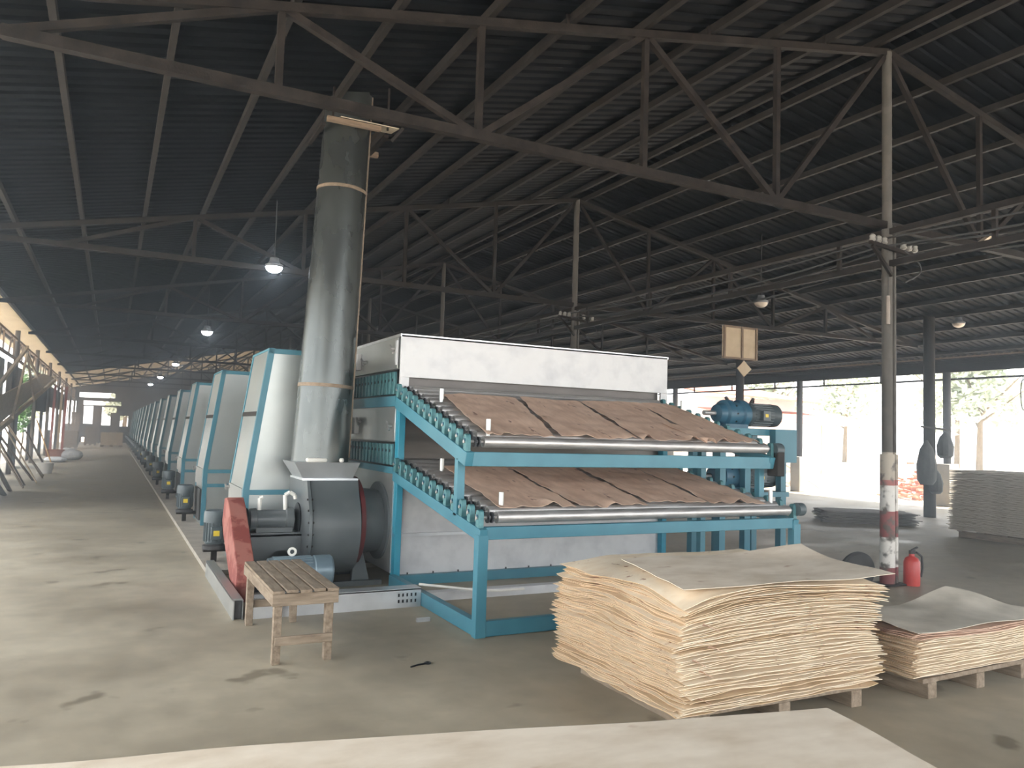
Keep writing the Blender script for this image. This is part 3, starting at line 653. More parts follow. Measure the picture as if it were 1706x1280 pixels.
Lw = [(3.02, 3.72, 2.86, 3.6, 'brown veneer sheet first from the left on the lower level'), (3.76, 4.56, 3.64, 4.36, 'brown veneer sheet second from the left on the lower level'),
      (4.62, 5.40, 4.44, 5.12, 'brown veneer sheet third from the left on the lower level'), (5.42, 6.0, 5.14, 5.8, 'brown veneer sheet at the right end of the lower level')]
for i, a in enumerate(Lw): table_sheet(*a[:4], 7.42+.03*(i % 2), 5.76 if i != 2 else 5.84, railz_l, a[4], 31+i)

# ------------------------------------------------------------------ hoods (air heater cabinets) along the aisle
HY = [8.87+4.1*i for i in range(15)]
def hood():
    y0, y1 = HY[0], HY[0]+1.12
    t = thing('exhaust_hood', (1.3, y0, .055), 'x', 'exhaust hood', 'exhaust hoods along the aisle')
    zb, zk, zt = .055, .92, 2.47; xb, xt, xr = 1.32, 1.52, 2.26
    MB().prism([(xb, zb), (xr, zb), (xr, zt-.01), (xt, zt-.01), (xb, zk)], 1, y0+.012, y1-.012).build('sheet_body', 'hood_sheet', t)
    f = .055
    for y in (y0, y1-f):
        e = MB().hexa([(xb-.01, y, zb), (xb+f, y, zb), (xb+f, y+f, zb), (xb-.01, y+f, zb), (xb-.01, y, zk), (xb+f, y, zk), (xb+f, y+f, zk), (xb-.01, y+f, zk)])
        e.hexa([(xb-.01, y, zk), (xb+f, y, zk), (xb+f, y+f, zk), (xb-.01, y+f, zk), (xt-.01, y, zt), (xt+f, y, zt), (xt+f, y+f, zt), (xt-.01, y+f, zt)])
        e.build('corner_frame', 'blue_paint', t)
    box(xt-.01, xr, y0, y0+f, zt-f, zt).box(xt-.01, xt+f, y0, y1, zt-.02, zt+.005).build('top_frame', 'blue_paint', t)
    for z in (.86, .64): box(xb+f, xr, y0-.002, y0+.02, z, z+.055).build('cross_rail', 'blue_paint', t)
    box(xb-.02, xb+.02, y0+f, y1-f, .66, zk).build('knee_panel', 'galvanised_side', t)
    k = (1.72-zk)/(zt-zk)
    xk = xb+(xt-xb)*k; dk = (xt-xb)/(zt-zk)*.05
    MB().hexa([(xk-.012, y0+f, 1.72), (xk+.01, y0+f, 1.72), (xk+.01, y1-f, 1.72), (xk-.012, y1-f, 1.72), (xk-.012+dk, y0+f, 1.77), (xk+.01+dk, y0+f, 1.77), (xk+.01+dk, y1-f, 1.77), (xk-.012+dk, y1-f, 1.77)]).build('joint_strip', 'purlin_steel', t)
    box(xr, 2.66, y0+.2, y1-.2, .25, .8).build('connecting_duct', 'galvanised_side', t)
    MB().tube((xb+.0, y1-.12, .88), (xb-.07, y1-.12, .88), .02, .02, 8).bar((xb-.06, y1-.16, .85), (xb-.06, y1-.08, .91), .02, .02).build('latch', 'roller_steel', t)
    box(xb-.03, xb-.005, y0+.15, y1-.15, .12, .6).build('opening_shade', 'rubber', t)  # dark slab stands in for the shade inside an opening
    return t
h0 = hood()
wl = ['first exhaust hood, right behind the fan and chimney', 'second exhaust hood from the chimney, full front visible', 'third exhaust hood from the chimney', 'fourth exhaust hood from the chimney', 'fifth exhaust hood from the chimney', 'sixth exhaust hood from the chimney', 'seventh exhaust hood from the chimney', 'eighth exhaust hood from the chimney']
hoods = [h0]
for y in HY[1:]: hoods.append(copy_tree(h0, (1.3, y, .055)))
for i, h in enumerate(hoods): h['label'] = wl[i] if i < 8 else 'distant grey exhaust hood near the far end of the row'
# vertical motors beside the hoods
def vmotor():
    y = 9.55; x = 1.125
    t = thing('blower_motor', (x, y, .055), 'x', 'motor', 'blower motors beside the hoods')
    mb = MB().lathe((x, y, .26), (0, 0, 1), [(0, .10), (.02, .115), (.24, .115)], 20)
    for k in range(20):
        a = 2*math.pi*k/20; mb.bar((x+.118*math.cos(a), y+.118*math.sin(a), .29), (x+.118*math.cos(a), y+.118*math.sin(a), .5), .012, .012)
    mb.build('motor_body', 'motor_grey', t)
    MB().lathe((x, y, .5), (0, 0, 1), [(0, .128), (.1, .128), (.13, .12), (.14, .09)], 20).build('fan_cap', 'motor_grey', t)
    b = box(x-.06, x+.06, y-.17, y-.1, .32, .46).build('terminal_box', 'motor_grey', t, bevel=.008)
    box(x-.035, x+.03, y-.174, y-.17, .36, .42).build('warning_label', 'label_yellow', b)
    MB().lathe((x, y, .2), (0, 0, 1), [(0, .13), (.04, .13), (.05, .1), (.07, .1)], 20).build('base_flange', 'rubber', t)
    box(x-.12, 1.35, y-.05, y+.05, .17, .21).build('mounting_arm', 'steel_dark', t)
    box(x-.03, x+.03, y-.03, y+.03, .055, .2).build('support_foot', 'steel_dark', t)
    return t
m0 = vmotor(); ms = [m0]
for i in range(1, 15): ms.append(copy_tree(m0, (1.125, 9.55+4.1*i, .055)))
ml = ['blower motor nearest the red belt guard, yellow label on its box', 'second blower motor from the red belt guard', 'third blower motor from the red belt guard', 'fourth blower motor from the red belt guard', 'fifth blower motor from the red belt guard']
for i, h in enumerate(ms): h['label'] = ml[i] if i < 5 else 'distant blower motor low beside the far exhaust hoods'

# ------------------------------------------------------------------ fan and chimney
FY, FZ = 8.36, .58
t = thing('centrifugal_fan', (1.9, FY, 0), 'grey centrifugal fan under the chimney with red rim and side shaft', 'fan')
sc = [(FY+.5*math.cos(a), FZ+.5*math.sin(a)) for a in [math.pi*.5+math.pi*1.5*i/36 for i in range(37)]]  # from top round the near side, bottom, to the far side
sc = [(FY-.31, 1.07)]+[(FY+.5*math.cos(a), FZ+.5*math.sin(a)) for a in [math.pi*(.78)+math.pi*1.22*i/36 for i in range(37)]]+[(FY+.5, 1.07)]
MB().prism(sc, 0, 1.84, 2.34).build('scroll_housing', 'fan_grey', t, bevel=.006)
scp = [(FY-.31-.03, 1.07)]+[(FY+.54*math.cos(a), FZ+.54*math.sin(a)) for a in [math.pi*(.78)+math.pi*1.22*i/36 for i in range(37)]]+[(FY+.54, 1.07)]
MB().prism(scp, 0, 1.80, 1.83).build('side_flange', 'fan_grey', t)
for k in range(16):
    a = math.pi*.8+math.pi*1.1*k/15
    MB().tube((1.79, FY+.52*math.cos(a), FZ+.52*math.sin(a)), (1.85, FY+.52*math.cos(a), FZ+.52*math.sin(a)), .011, .011, 6).build('rim_bolt', 'purlin_steel', t)
MB().ring((2.35, FY, FZ+.04), 0, .36, .475, 0, .045, 40).build('red_rim', 'red_ring', t)
MB().lathe((2.38, FY, FZ+.04), (1, 0, 0), [(0, .42), (.03, .36), (.26, .33), (.265, .42), (.29, .42)], 36).build('intake_duct', 'fan_grey', t)
for s in (-1, 1): MB().hexa([(2.3, FY+s*.3-.04, .0), (2.5, FY+s*.3-.04, .0), (2.5, FY+s*.3+.04, .0), (2.3, FY+s*.3+.04, .0), (2.38, FY+s*.12-.02, .4), (2.44, FY+s*.12-.02, .4), (2.44, FY+s*.12+.02, .4), (2.38, FY+s*.12+.02, .4)]).build('support_leg', 'fan_grey', t)
box(1.76, 2.34, FY-.30, FY+.3, 1.07, 1.09).build('outlet_flange', 'galvanised', t)
# flared transition
def frus(x0, x1, y0, y1, z0, X0, X1, Y0_, Y1_, z1): return MB().hexa([(x0, y0, z0), (x1, y0, z0), (x1, y1, z0), (x0, y1, z0), (X0, Y0_, z1), (X1, Y0_, z1), (X1, Y1_, z1), (X0, Y1_, z1)])
frus(1.77, 2.29, FY-.27, FY+.25, 1.09, 1.67, 2.35, FY-.32, FY+.32, 1.255).build('flared_outlet', 'galvanised', t)
# pedestal with arched hole
hole = [(FY*0+1.60+.14*math.cos(a), .22+.14*math.sin(a)) for a in [math.pi*i/14 for i in range(15)]]
ped = [(1.30, .0), (1.30, .52), (1.80, .52), (1.80, .0), (1.74, .0)]+hole+[(1.46, .0)]
MB().prism(ped, 1, FY-.2, FY-.17).build('pedestal_front', 'fan_grey', t)
box(1.30, 1.33, FY-.17, FY+.2, 0, .52).box(1.30, 1.80, FY-.2, FY+.2, .50, .535).box(1.3, 1.8, FY+.17, FY+.2, 0, .5).build('pedestal_frame', 'fan_grey', t)
bh = MB().lathe((1.30, FY, .65), (1, 0, 0), [(0, .06), (.01, .115), (.07, .12), (.08, .10), (.36, .10), (.37, .12), (.44, .12), (.45, .06)], 24).box(1.36, 1.72, FY-.13, FY+.13, .535, .58).build('bearing_housing', 'fan_grey', t)
MB().tube((1.18, FY, .65), (1.84, FY, .65), .03, .03, 12).lathe((1.245, FY, .65), (1, 0, 0), [(0, .12), (.04, .12)], 20).build('drive_shaft', 'chain_black', t)
MB().lathe((1.765, FY, .65), (1, 0, 0), [(0, .08), (.02, .17), (.03, .17), (.035, .08)], 20).build('cooling_disc', 'chain_black', t)
for pts in ([(1.40, FY-.02, .75), (1.40, FY-.02, .87), (1.43, FY-.02, .88)], [(1.66, FY-.02, .75), (1.65, FY-.02, .9), (1.70, FY-.02, .93), (1.75, FY-.02, .90), (1.76, FY-.02, .86)]):
    MB().path(pts, .02, 8).build('oil_pipe', 'white_plastic', t)
for y in (FY-.42, FY+.36): box(1.2, 2.6, y, y+.06, 0, .05).build('base_beam', 'fan_grey', t)
# belt guard
t = thing('belt_guard', (1.18, 8.0, 0), 'faded red slanting belt guard between fan and bench', 'belt guard')
MB().prism([(8.62, .62), (8.52, .86), (8.36, .88), (8.18, .80), (7.50, .34), (7.44, .2), (7.5, .03), (7.72, .03), (7.82, .12), (8.5, .50)], 0, 1.08, 1.245).build('guard_shell', 'red_guard', t, bevel=.01)
box(1.10, 1.23, 7.52, 7.58, 0, .05).build('guard_foot', 'red_guard', t)
# drive motor
t = thing('drive_motor', (1.7, 7.62, 0), 'blue grey motor lying behind the bench in front of the fan', 'motor')
mm = MB().lathe((1.36, 7.62, .235), (1, 0, 0), [(0, .07), (.02, .135), (.04, .14), (.44, .14), (.45, .148), (.6, .148), (.62, .135), (.63, .1)], 28)
for k in range(26):
    a = 2*math.pi*k/26; mm.bar((1.42, 7.62+.145*math.cos(a), .235+.145*math.sin(a)), (1.78, 7.62+.145*math.cos(a), .235+.145*math.sin(a)), .016, .008)
mm.build('motor_body', 'motor_blue', t)
MB().tube((1.22, 7.62, .235), (1.36, 7.62, .235), .025, .025, 10).build('motor_shaft', 'chain_black', t)
box(1.42, 1.76, 7.46, 7.78, .0, .09).build('motor_foot', 'motor_blue', t)
MB().ring((1.6, 7.62, .425), 1, .022, .042, -.009, .009, 16).build('lifting_eye', 'white_plastic', t)
# chimney
t = thing('chimney_pipe', (2.0, FY, 1.2), 'tall mottled steel chimney pipe rising from the fan to the roof', 'chimney')
ca, cb = Vector((2.0, FY, 1.2)), Vector((2.17, 8.42, 5.55))
def cp(z): s = (z-1.2)/4.35; return ca+(cb-ca)*s
def cr_(z): return .298-.05*(z-1.2)/4.35
for z0, z1 in ((1.2, 2.05), (2.05, 4.2), (4.2, 5.55)):
    MB().tube(cp(z0), cp(z1), cr_(z0), cr_(z1), 48).build('pipe_section', 'stack_pipe', t)
for z in (2.05, 4.2): MB().tube(cp(z-.018), cp(z+.018), cr_(z)+.008, cr_(z)+.008, 48).build('weld_seam', 'weld', t)
d = Vector((.93, -.36, 0))
MB().bar(cp(1.3)+d*(cr_(1.3)+.002), cp(5.4)+d*(cr_(5.4)+.002), .02, .012).build('side_seam', 'weld', t)
for (x, w) in ((1.9, .22), (2.16, .05)): box(x-w/2, x+w/2, FY-.31, FY-.25, 1.255, 1.30).build('cement_patch', 'white_plastic', t, bevel=.02)
t = thing('roof_flashing', (2.15, 8.4, 4.85), 'tan planks boxed around the chimney top under the roof', 'planks')
for (x0, x1, y0, y1, z0, z1, m) in ((1.84, 2.42, 8.02, 8.07, 4.83, 4.88, 'rust_plank'), (1.80, 1.84, 8.1, 8.75, 4.80, 4.83, 'steel_dark'), (2.48, 2.53, 8.1, 8.75, 4.80, 4.83, 'steel_dark'), (2.0, 2.62, 8.75, 8.8, 4.8, 4.86, 'rust_plank')):
    box(x0, x1, y0, y1, z0, z1).build('plank', m, t)
MB().hexa([(1.98, 8.02, 4.89), (2.62, 8.02, 4.89), (2.62, 8.3, 4.93), (1.98, 8.3, 4.93), (1.98, 8.02, 4.90), (2.62, 8.02, 4.90), (2.62, 8.3, 4.94), (1.98, 8.3, 4.94)]).build('tin_sheet', 'roof_old', t)
MB().bar((2.55, 8.05, 4.75), (2.66, 8.0, 4.9), .03, .03).build('tie_rod', 'purlin_steel', t)
for x in (1.9, 2.5): MB().bar((x, 8.05, 4.86), (x, 8.05, roofz(x)), .02, .02).build('hanger', 'steel_dark', t)

# ------------------------------------------------------------------ cable troughs
t = thing('cable_trough', (1.8, 6.9, 0), 'galvanised cable trough on the floor between bench and table leg', 'cable trough')
MB().box(1.1, 2.62, 6.84, 6.85, 0, .165).box(1.1, 2.62, 6.99, 7.0, 0, .165).box(1.1, 2.62, 6.84, 7.0, .155, .17).build('trough_body', 'galvanised', t)
for i in range(5):
    for z in (.045, .10): box(2.40+.04*i, 2.415+.04*i, 6.836, 6.841, z, z+.028).build('slot', 'chain_black', t)
t = thing('cable_trough', (1.05, 7.8, 0), 'open-ended cable trough running along the aisle beside the belt guard', 'cable trough')
MB().box(.98, .99, 6.85, 8.95, 0, .16).box(1.055, 1.06, 6.85, 8.95, 0, .16).box(.98, 1.06, 6.9, 8.95, .15, .165).build('trough_body', 'galvanised_side', t)
box(.995, 1.05, 6.88, 6.9, .005, .15).build('end_shade', 'rubber', t)  # dark plate painted as the shade inside the open trough end
t = thing('cable_trough', (4.3, 6.95, 0), 'white cable trough lying under the outfeed table', 'cable trough')
box(2.72, 6.0, 7.0, 7.12, 0, .08).build('trough_body', 'galv_panel', t)
tag(MB().path([(2.62, 6.9, .19), (2.8, 6.85, .17), (3.1, 6.8, .13), (3.4, 6.8, .1), (3.7, 6.85, .09)], .012, 6).build('white_cord', 'white_plastic'), 'thin white cord drooping from the trough under the table', 'cord')
tag(box(2.38, 2.5, 6.28, 6.31, 0, .03).build('metal_offcut', 'galvanised'), 'small shiny metal offcut on the floor before the table leg', 'offcut')
tag(MB().path([(1.9, 5.1, .006), (1.96, 5.13, .006), (2.02, 5.14, .006)], .006, 6).ring((2.04, 5.15, .0), 2, .012, .024, .0, .01, 12).build('wire_hook', 'chain_black'), 'small dark wire hook lying on the floor right of the bench', 'hook')

# ------------------------------------------------------------------ bench
t = thing('slatted_bench', (1.25, 6.1, 0), 'low weathered wooden bench with a top of five slats', 'bench')
bx0, bx1, by0, by1 = 1.03, 1.48, 5.44, 6.72
for i in range(5):
    a = bx0+.0+.0925*i
    dz = [0, .004, 0, .003, .0][i]
    MB().hexa([(a, by0+.01*i % .02, .478+dz), (a+.078, by0, .478+dz), (a+.082, by1, .478), (a+.004, by1, .478), (a, by0, .50+dz), (a+.078, by0, .50+dz), (a+.082, by1, .5), (a+.004, by1, .5)]).build('seat_slat', 'bench_wood', t, bevel=.003)
for y in (by0+.012, by1-.035): box(bx0, bx1, y, y+.028, .395, .477).build('end_apron', 'bench_wood_x', t, bevel=.003)
for x in (bx0+.0, bx1-.025): box(x, x+.025, by0+.04, by1-.035, .40, .477).build('side_apron', 'bench_wood', t, bevel=.003)
for x in (bx0+.02, bx1-.08):
    for y in (by0+.042, by1-.09): box(x, x+.055, y, y+.055, 0, .477).build('leg', 'bench_wood', t, bevel=.004)
for y in (by0+.02, by1-.035): box(bx0+.03, bx1-.03, y, y+.02, .13, .19).build('stretcher', 'bench_wood_x', t, bevel=.003)

# ------------------------------------------------------------------ stacked veneer
def sheet_mesh(name, m, w, l, seed, fz, th=.003, n=14, edge=.012, k2=0):
    """veneer sheet of w x l centred on its origin, undulating by fz(u,v)"""
    vs = []
    for s in (0, 1):
        for j in range(n+1):
            for i in range(n+1):
                u, v = i/n, j/n; x = (u-.5)*w; y = (v-.5)*l
                if i in (0, n): x += edge*mnoise.noise(Vector((v*6, seed*1.7, 2 if i else 5)))*2
                if j in (0, n): y += edge*mnoise.noise(Vector((u*6, seed*1.3, 9 if j else 4)))*2
                vs.append((x, y, fz(u, v)+s*th))
    k = (n+1)**2; fs = []
    for j in range(n):
        for i in range(n):
            a = j*(n+1)+i; fs += [(a, a+n+1, a+n+2, a+1), (k+a, k+a+1, k+a+n+2, k+a+n+1)]
    for i in range(n): fs += [(i, i+1, k+i+1, k+i), (n*(n+1)+i, k+n*(n+1)+i, k+n*(n+1)+i+1, n*(n+1)+i+1)]
    for j in range(n): fs += [(j*(n+1), k+j*(n+1), k+(j+1)*(n+1), (j+1)*(n+1)), (j*(n+1)+n, (j+1)*(n+1)+n, k+(j+1)*(n+1)+n, k+j*(n+1)+n)]
    me = bpy.data.meshes.new(name); me.from_pydata(vs, [], fs); me.polygons.foreach_set('use_smooth', [True]*len(fs)); me.update(); me.set_sharp_from_angle(angle=.7)
    me.materials.append(MATS[m])
    if m in ('veneer', 'veneer_edge'):
        me.materials.append(MATS['veneer_end'])
        for q in range(len(fs)-2*n, len(fs)): me.polygons[q].material_index = 1
    return me
def link_sheet(me, loc, ang, lab, group, name='veneer_sheet'):
    o = bpy.data.objects.new(name, me); C.objects.link(o); o.location = loc; o.rotation_euler = (0, 0, ang)
    return tag(o, lab, 'veneer sheet', group)
def pallet(cx, cy, w, l, ang, lab, hz=.13):
    t = thing('pallet', (cx, cy, 0), lab, 'pallet')
    R = rz(ang)
    def pb(x0, x1, y0, y1, z0, z1, nm):
        ps = [(x0, y0, z0), (x1, y0, z0), (x1, y1, z0), (x0, y1, z0), (x0, y0, z1), (x1, y0, z1), (x1, y1, z1), (x0, y1, z1)]
        MB().hexa([R@Vector(p)+Vector((cx, cy, 0)) for p in ps]).build(nm, 'bench_wood', t, bevel=.004)
    for s in (-.42, 0, .42): pb(s*w-.045, s*w+.045, -l/2, l/2, 0, hz-.03, 'bearer')
    for i in range(6):
        y = -l/2+(l-.1)*i/5; pb(-w/2, w/2, y, y+.1, hz-.03, hz, 'deck_board')
    return t
# main stack
ang = -.01; cx, cy = 3.56, 3.97; WS, LS = 1.58, 1.28; NS = 66
pallet(cx, cy, 1.42, 1.2, ang, 'worn wooden pallet under the large pale veneer stack')
for k in range(NS):
    s = k/(NS-1); r = random.Random(k*13+5)
    gap = (.775-.14)/(NS-1)
    c1, c2_, c3_, c4_ = [r.gauss(0, 1) for _ in range(4)]
    def fz(u, v, k=k, s=s, c1=c1, c2_=c2_, c3_=c3_, c4_=c4_):
        a = .03*s*math.sin(math.pi*(v*1.1+.1))*(1-u)**2
        b = .012*math.sin(u*7+s*5)*s*(1-v)+.012*math.sin(v*9+s*4)*s*(1-u)
        c = .0040*mnoise.noise(Vector((u*6, v*6, k*.9)))
        e = -.035*s*(abs(u-.5)*2)**4*(1-v)-.03*s*(1-u)**6
        f = .02*mnoise.noise(Vector((u*2.2, v*2.2, s*3)))*s
        fr = max(0, 1-v*9); lf = max(0, 1-u*9)
        g = -.0035*fr*abs(c1)*max(0, math.sin(u*6+c2_*3))-.004*lf*abs(c3_)*max(0, math.sin(v*9+c4_*3))
        return a*.8+b+c+e+f+g
    me = sheet_mesh('veneer_sheet', 'veneer' if r.random() < .7 else 'veneer_edge', WS, LS, k, fz, n=26, edge=.02)
    off = Vector((r.gauss(0, .013)-.05*(1-s)+.02*math.sin(s*9), r.gauss(0, .013)-.02*math.sin(s*7), 0))
    link_sheet(me, (cx+off.x, cy+off.y, .135+gap*k), ang+.03*(1-s)+r.gauss(0, .007), 'pale veneer sheet in the large stack in front of the roller table', 'sheets of the large front stack')
# sheets lying loose on top
def quad_sheet(P00, P10, P11, P01, m, lab, grp, seed, wav=.012, curl=None, th=.003, n=22):
    P00, P10, P11, P01 = map(Vector, (P00, P10, P11, P01)); vs = []
    for s in (0, 1):
        for j in range(n+1):
            for i in range(n+1):
                u, v = i/n, j/n
                p = P00*(1-u)*(1-v)+P10*u*(1-v)+P11*u*v+P01*(1-u)*v
                p = p+Vector((0, 0, wav*(mnoise.noise(Vector((u*3, v*3, seed)))+.25)+s*th))
                if curl: p.z += curl(u, v)
                if i in (0, n): p.x += .01*mnoise.noise(Vector((v*6, seed, 1)))
                if j in (0, n): p.y += .01*mnoise.noise(Vector((u*6, seed, 3)))
                vs.append(p)
    k = (n+1)**2; fs = []
    for j in range(n):
        for i in range(n):
            a = j*(n+1)+i; fs += [(a, a+n+1, a+n+2, a+1), (k+a, k+a+1, k+a+n+2, k+a+n+1)]
    for i in range(n): fs += [(i, i+1, k+i+1, k+i), (n*(n+1)+i, k+n*(n+1)+i, k+n*(n+1)+i+1, n*(n+1)+i+1)]
    for j in range(n): fs += [(j*(n+1), k+j*(n+1), k+(j+1)*(n+1), (j+1)*(n+1)), (j*(n+1)+n, (j+1)*(n+1)+n, k+(j+1)*(n+1)+n, k+j*(n+1)+n)]
    mb = MB().add(vs, fs); o = mb.build('veneer_sheet', m); return tag(o, lab, 'veneer sheet', grp)
quad_sheet((2.80, 3.37, .785), (4.34, 3.24, .80), (4.42, 4.05, .815), (3.0, 4.23, .81), 'veneer_top', 'loose top veneer sheet curling up at its far right corner on the large stack', 'sheets of the large front stack', 4.2, .01,
           curl=lambda u, v: .06*max(0, v-.5)**2*4*u**2+.01*max(0, u-.8)*5*(1-v)+.008*math.sin(u*8)*v)
for (q, z, w) in ((.09, .60, .07), (.13, .48, .09), (.02, .42, .06), (.07, .36, .05), (.05, .22, .07)):
    x0 = 2.80+q; z0 = z; mb = MB(); k = 6; vs = []
    for sgn in (0, 1):
        for i in range(k+1):
            a = i/k; vs += [(x0+w*a, 3.325-.03*a, z0-.02*a*a+.002*sgn), (x0+w*a-.01, 3.30-.045*a, z0+.018-.035*a+.002*sgn)]
    h = 2*(k+1); fs = []
    for i in range(k): fs += [(2*i, 2*i+1, 2*i+3, 2*i+2), (h+2*i, h+2*i+2, h+2*i+3, h+2*i+1), (2*i, 2*i+2, h+2*i+2, h+2*i), (2*i+1, h+2*i+1, h+2*i+3, 2*i+3)]
    mb.add(vs, fs); tag(mb.build('veneer_scrap', 'veneer_brown'), 'small torn brown veneer flap sticking out near the front left corner of the large stack', 'veneer scrap', 'torn flaps on the large stack')
# second stack, right of the main one
ang2 = .03; c2 = (5.25, 3.62); N2 = 30
pallet(c2[0]+.02, c2[1]-.02, 1.25, .6, ang2, 'wooden pallet under the low veneer stack at the right edge')
for k in range(N2):
    s = k/(N2-1); r = random.Random(k*7+3); gap = (.40-.14)/(N2-1)
    def fz(u, v, k=k, s=s): return .012*s*math.sin(u*6+1)*(1-v)+.0025*mnoise.noise(Vector((u*5, v*4, k)))+.02*s*s*v*v*u
    me = sheet_mesh('veneer_sheet', 'veneer' if k < N2-4 else 'veneer_brown', 1.34, .64, 100+k, fz, n=14, edge=.014)
    link_sheet(me, (c2[0]+r.gauss(0, .015), c2[1]+r.gauss(0, .012), .135+gap*k), ang2+r.gauss(0, .008), 'veneer sheet in the low stack on a pallet right of the large stack', 'sheets of the low right stack')
quad_sheet((4.55, 3.24, .43), (6.1, 3.24, .43), (6.0, 3.92, .43), (4.72, 3.86, .42), 'veneer_dusty', 'grey top veneer sheet with a raised back corner on the low right stack', 'sheets of the low right stack', 9.1, .015,
           curl=lambda u, v: .09*max(0, 1-abs(u-.86)*2.2)*v*v)
# stack at the very front
P0 = Vector((1.98, 1.71, 0)); dx = Vector((-.976, .217, 0)); dy = Vector((-.217, -.976, 0))
c = P0+dx*1.27+dy*.64
pallet(c.x, c.y, 2.4, 1.15, math.atan2(-.217, .976), 'pallet hidden under the front veneer stack')
mb = MB(); R = random.Random(3)
for k in range(54):
    j1, j2 = R.uniform(-.008, .008), R.uniform(-.008, .008); q = P0+dx*(.03+j1)+dy*(.03+j2); z = .135+k*.0118
    ps = [q, q+dy*1.2, q+dy*1.2+dx*2.44, q+dx*2.44]; mb.hexa([p+Vector((0, 0, z)) for p in ps]+[p+Vector((0, 0, z+.006)) for p in ps])
tag(mb.build('veneer_stack', 'veneer', smooth=False), 'lower sheets of the veneer stack under the pale front sheet', 'veneer stack', kind='stuff')
A_ = P0+Vector((0, 0, .797)); B_ = P0+dx*2.54+Vector((0, 0, .797))
quad_sheet(B_, A_, A_+dy*1.27, B_+dy*1.27, 'veneer_top', 'big pale veneer sheet filling the bottom edge of the photo', None, 7.7, .012, curl=lambda u, v: -.03*max(0, u-.9)*10*v*.5-.006*math.sin(u*9)*(1-v), n=30)
# tall dusty stack at right
c3 = (14.25, 7.9); N3 = 62
pallet(c3[0], c3[1], 1.2, 2.1, 0, 'pallet under the tall dusty veneer stack at the right')
mesh3 = []
for q in range(6):
    def fz(u, v, q=q): return .006*mnoise.noise(Vector((u*5, v*5, q*3.3)))
    mesh3.append(sheet_mesh('veneer_sheet', 'veneer_dusty', 1.42, 2.25, 200+q, fz, n=8, edge=.03, th=.008))
for k in range(N3):
    r = random.Random(k*3+1)
    link_sheet(mesh3[k % 6], (c3[0]+r.gauss(0, .02), c3[1]+r.gauss(0, .02), .135+.0172*k), r.gauss(0, .008), 'dusty veneer sheet in the tall stack against the light at the right', 'sheets of the tall dusty stack')
# dark low stack on the floor
c4 = Vector((13.98, 11.15)); a4 = -.66
for q in range(3):
    def fz(u, v, q=q): return .006*mnoise.noise(Vector((u*5, v*5, q*3.3+40)))
    mesh3.append(sheet_mesh('veneer_sheet', 'veneer_old', 1.75, .9, 300+q, fz, n=8, edge=.05, th=.012))
for k in range(12):
    r = random.Random(k+90)
    link_sheet(mesh3[6+k % 3], (c4.x+r.gauss(0, .04), c4.y+r.gauss(0, .04), .01+.02*k), a4+r.gauss(0, .03), 'dark old veneer sheet in the low pile behind the banded post', 'sheets of the dark low pile')

# extinguisher and tyre by the banded post
t = thing('fire_extinguisher', (8.32, 6.0, 0), 'red fire extinguisher standing at the foot of the banded post', 'fire extinguisher')
MB().lathe((8.32, 6.0, 0), (0, 0, 1), [(0, .085), (.02, .09), (.27, .09), (.31, .07), (.335, .03), (.36, .03)], 24).build('cylinder', 'red_paint', t)
MB().box(8.29, 8.37, 5.985, 6.015, .36, .40).bar((8.32, 6.0, .4), (8.42, 6.0, .43), .02, .015).build('valve_handle', 'rubber', t)
MB().path([(8.36, 5.97, .38), (8.43, 5.95, .33), (8.43, 5.94, .2), (8.4, 5.94, .1)], .012, 8).build('hose', 'rubber', t)
t = thing('round_cover', (7.82, 6.2, 0), 'dark half round disc leaning behind the banded post', 'disc')
MB().lathe((7.78, 6.28, .12), (.2, 1, .12), [(0, .22), (.02, .24), (.05, .24), (.06, .2)], 28).build('disc', 'rubber', t)

# ------------------------------------------------------------------ outside at the right
def tree(x, y, h, w, seed, lab, grp):
    t = thing('tree', (x, y, -.05), lab, 'tree', grp); r = random.Random(seed)
    trunk = MB().tube((x, y, -.05), (x+.2, y, h*.45), .22, .14, 8)
    for k in range(5):
        a = r.uniform(0, 6.28); trunk.tube((x+.1, y, h*(.3+.05*k)), (x+w*.6*math.cos(a), y+w*.6*math.sin(a), h*(.5+.08*k)), .08, .03, 6)
    trunk.build('trunk', 'bark', t)
    mb = MB()
    for k in range(9):
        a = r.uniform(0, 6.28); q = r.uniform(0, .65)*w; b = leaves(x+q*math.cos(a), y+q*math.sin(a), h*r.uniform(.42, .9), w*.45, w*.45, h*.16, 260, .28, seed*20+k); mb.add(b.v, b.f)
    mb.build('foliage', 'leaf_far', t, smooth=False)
tr = [(48, 30, 9, 4), (55, 24, 11, 5), (50, 19, 8, 4), (58, 38, 11, 5), (46, 46, 9, 4.5), (62, 30, 12, 5), (60, 50, 10, 5), (66, 20, 12, 5)]
for i, a in enumerate(tr): tree(*a, i+1, 'pale leafy tree in the glare beyond the open right side', 'trees outside on the right')
for i, (x, y) in enumerate(((-9, 22), (-10, 33), (-8, 41), (-9, 55), (-6, 76), (1, 80), (8, 84))): tree(x, y, 6.5, 2.6, 40+i, 'leafy tree outside the left wall and far end openings', 'trees outside on the left')
t = thing('shed', (33, 37, 0), 'pale shed with a faded red roof outside beyond the gear motor', 'shed')
MB().hexa([(28, 33, 4.2), (37.2, 32.6, 3.9), (37.2, 38, 4.9), (28, 38, 5.2), (28, 33, 4.3), (37.2, 32.6, 4.0), (37.2, 38, 5.0), (28, 38, 5.3)]).build('upper_roof', 'red_roof', t)
box(28.5, 36.5, 34, 38, -.05, 4.1).build('wall_block', 'white_wall', t)
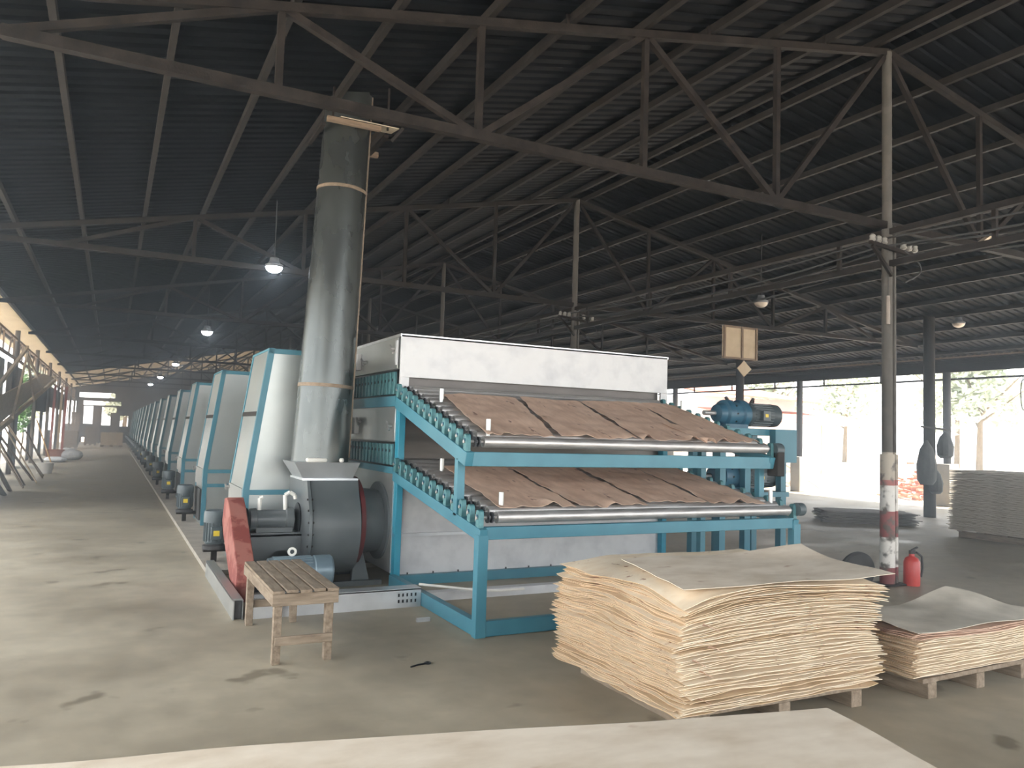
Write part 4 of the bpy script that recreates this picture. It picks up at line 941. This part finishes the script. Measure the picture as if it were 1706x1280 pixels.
MB().hexa([(29, 30, 2.7), (40, 30, 2.5), (40, 34, 3.4), (29, 34, 3.4), (29, 30, 2.75), (40, 30, 2.55), (40, 34, 3.45), (29, 34, 3.45)]).build('awning', 'red_roof', t)
for x in (29.3, 34.5, 39.6): MB().bar((x, 30.2, -.05), (x, 30.2, 2.6), .12, .12).build('awning_post', 'lumber', t)
def pile(cx, cy, w, h, n, m, name, lab, seed, z0=0):
    r = random.Random(seed); t = thing(name, (cx, cy, z0), lab, 'pile'); mb = MB()
    for _ in range(n):
        q = r.random()**.6*w; a = r.uniform(0, 6.28); s = r.uniform(.08, .22); p = Vector((cx+q*math.cos(a), cy+q*math.sin(a), z0+r.random()*h*(1-q/w)+.05)); d_ = Vector((r.gauss(0, 1), r.gauss(0, 1), r.gauss(0, .25))).normalized()
        mb.bar(p-d_*s, p+d_*s, .1, .06)
    o = mb.build('scrap_pieces', m, t, smooth=False); o['kind'] = 'stuff'
pile(22.8, 22.6, 1.3, .4, 120, 'debris', 'scrap_pile', 'low reddish scrap pile by the outer column foot', 3, -.05)
pile(22.8, 16.2, 1.1, 1.5, 160, 'terracotta', 'scrap_pile', 'orange brown heap outside between banded post and inner post', 4, -.05)
tag(MB().bar((22.2, 19.5, 0), (21.4, 20.9, 1.1), .05, .05).build('leaning_stick', 'lumber'), 'thin stick leaning near the scrap pile outside', 'stick')

# ------------------------------------------------------------------ haze volume added in the hall to imitate veiling lens glare
hz = bpy.data.materials.new('glare_veil'); hz.use_nodes = True; nt = hz.node_tree; nt.nodes.remove(nt.nodes['Principled BSDF'])
vs_ = nt.nodes.new('ShaderNodeVolumeScatter'); vs_.inputs['Density'].default_value = .017; vs_.inputs['Anisotropy'].default_value = .8; vs_.inputs['Color'].default_value = (.84, .94, 1, 1)
nt.links.new(vs_.outputs[0], nt.nodes['Material Output'].inputs['Volume']); MATS['glare_veil'] = hz
if HAZE: tag(box(-3.38, 20.9, -5.9, 69.4, .002, 6.6).build('glare_haze', 'glare_veil', smooth=False), 'faint added haze imitating a veil of glare across the whole hall', 'haze', kind='stuff')
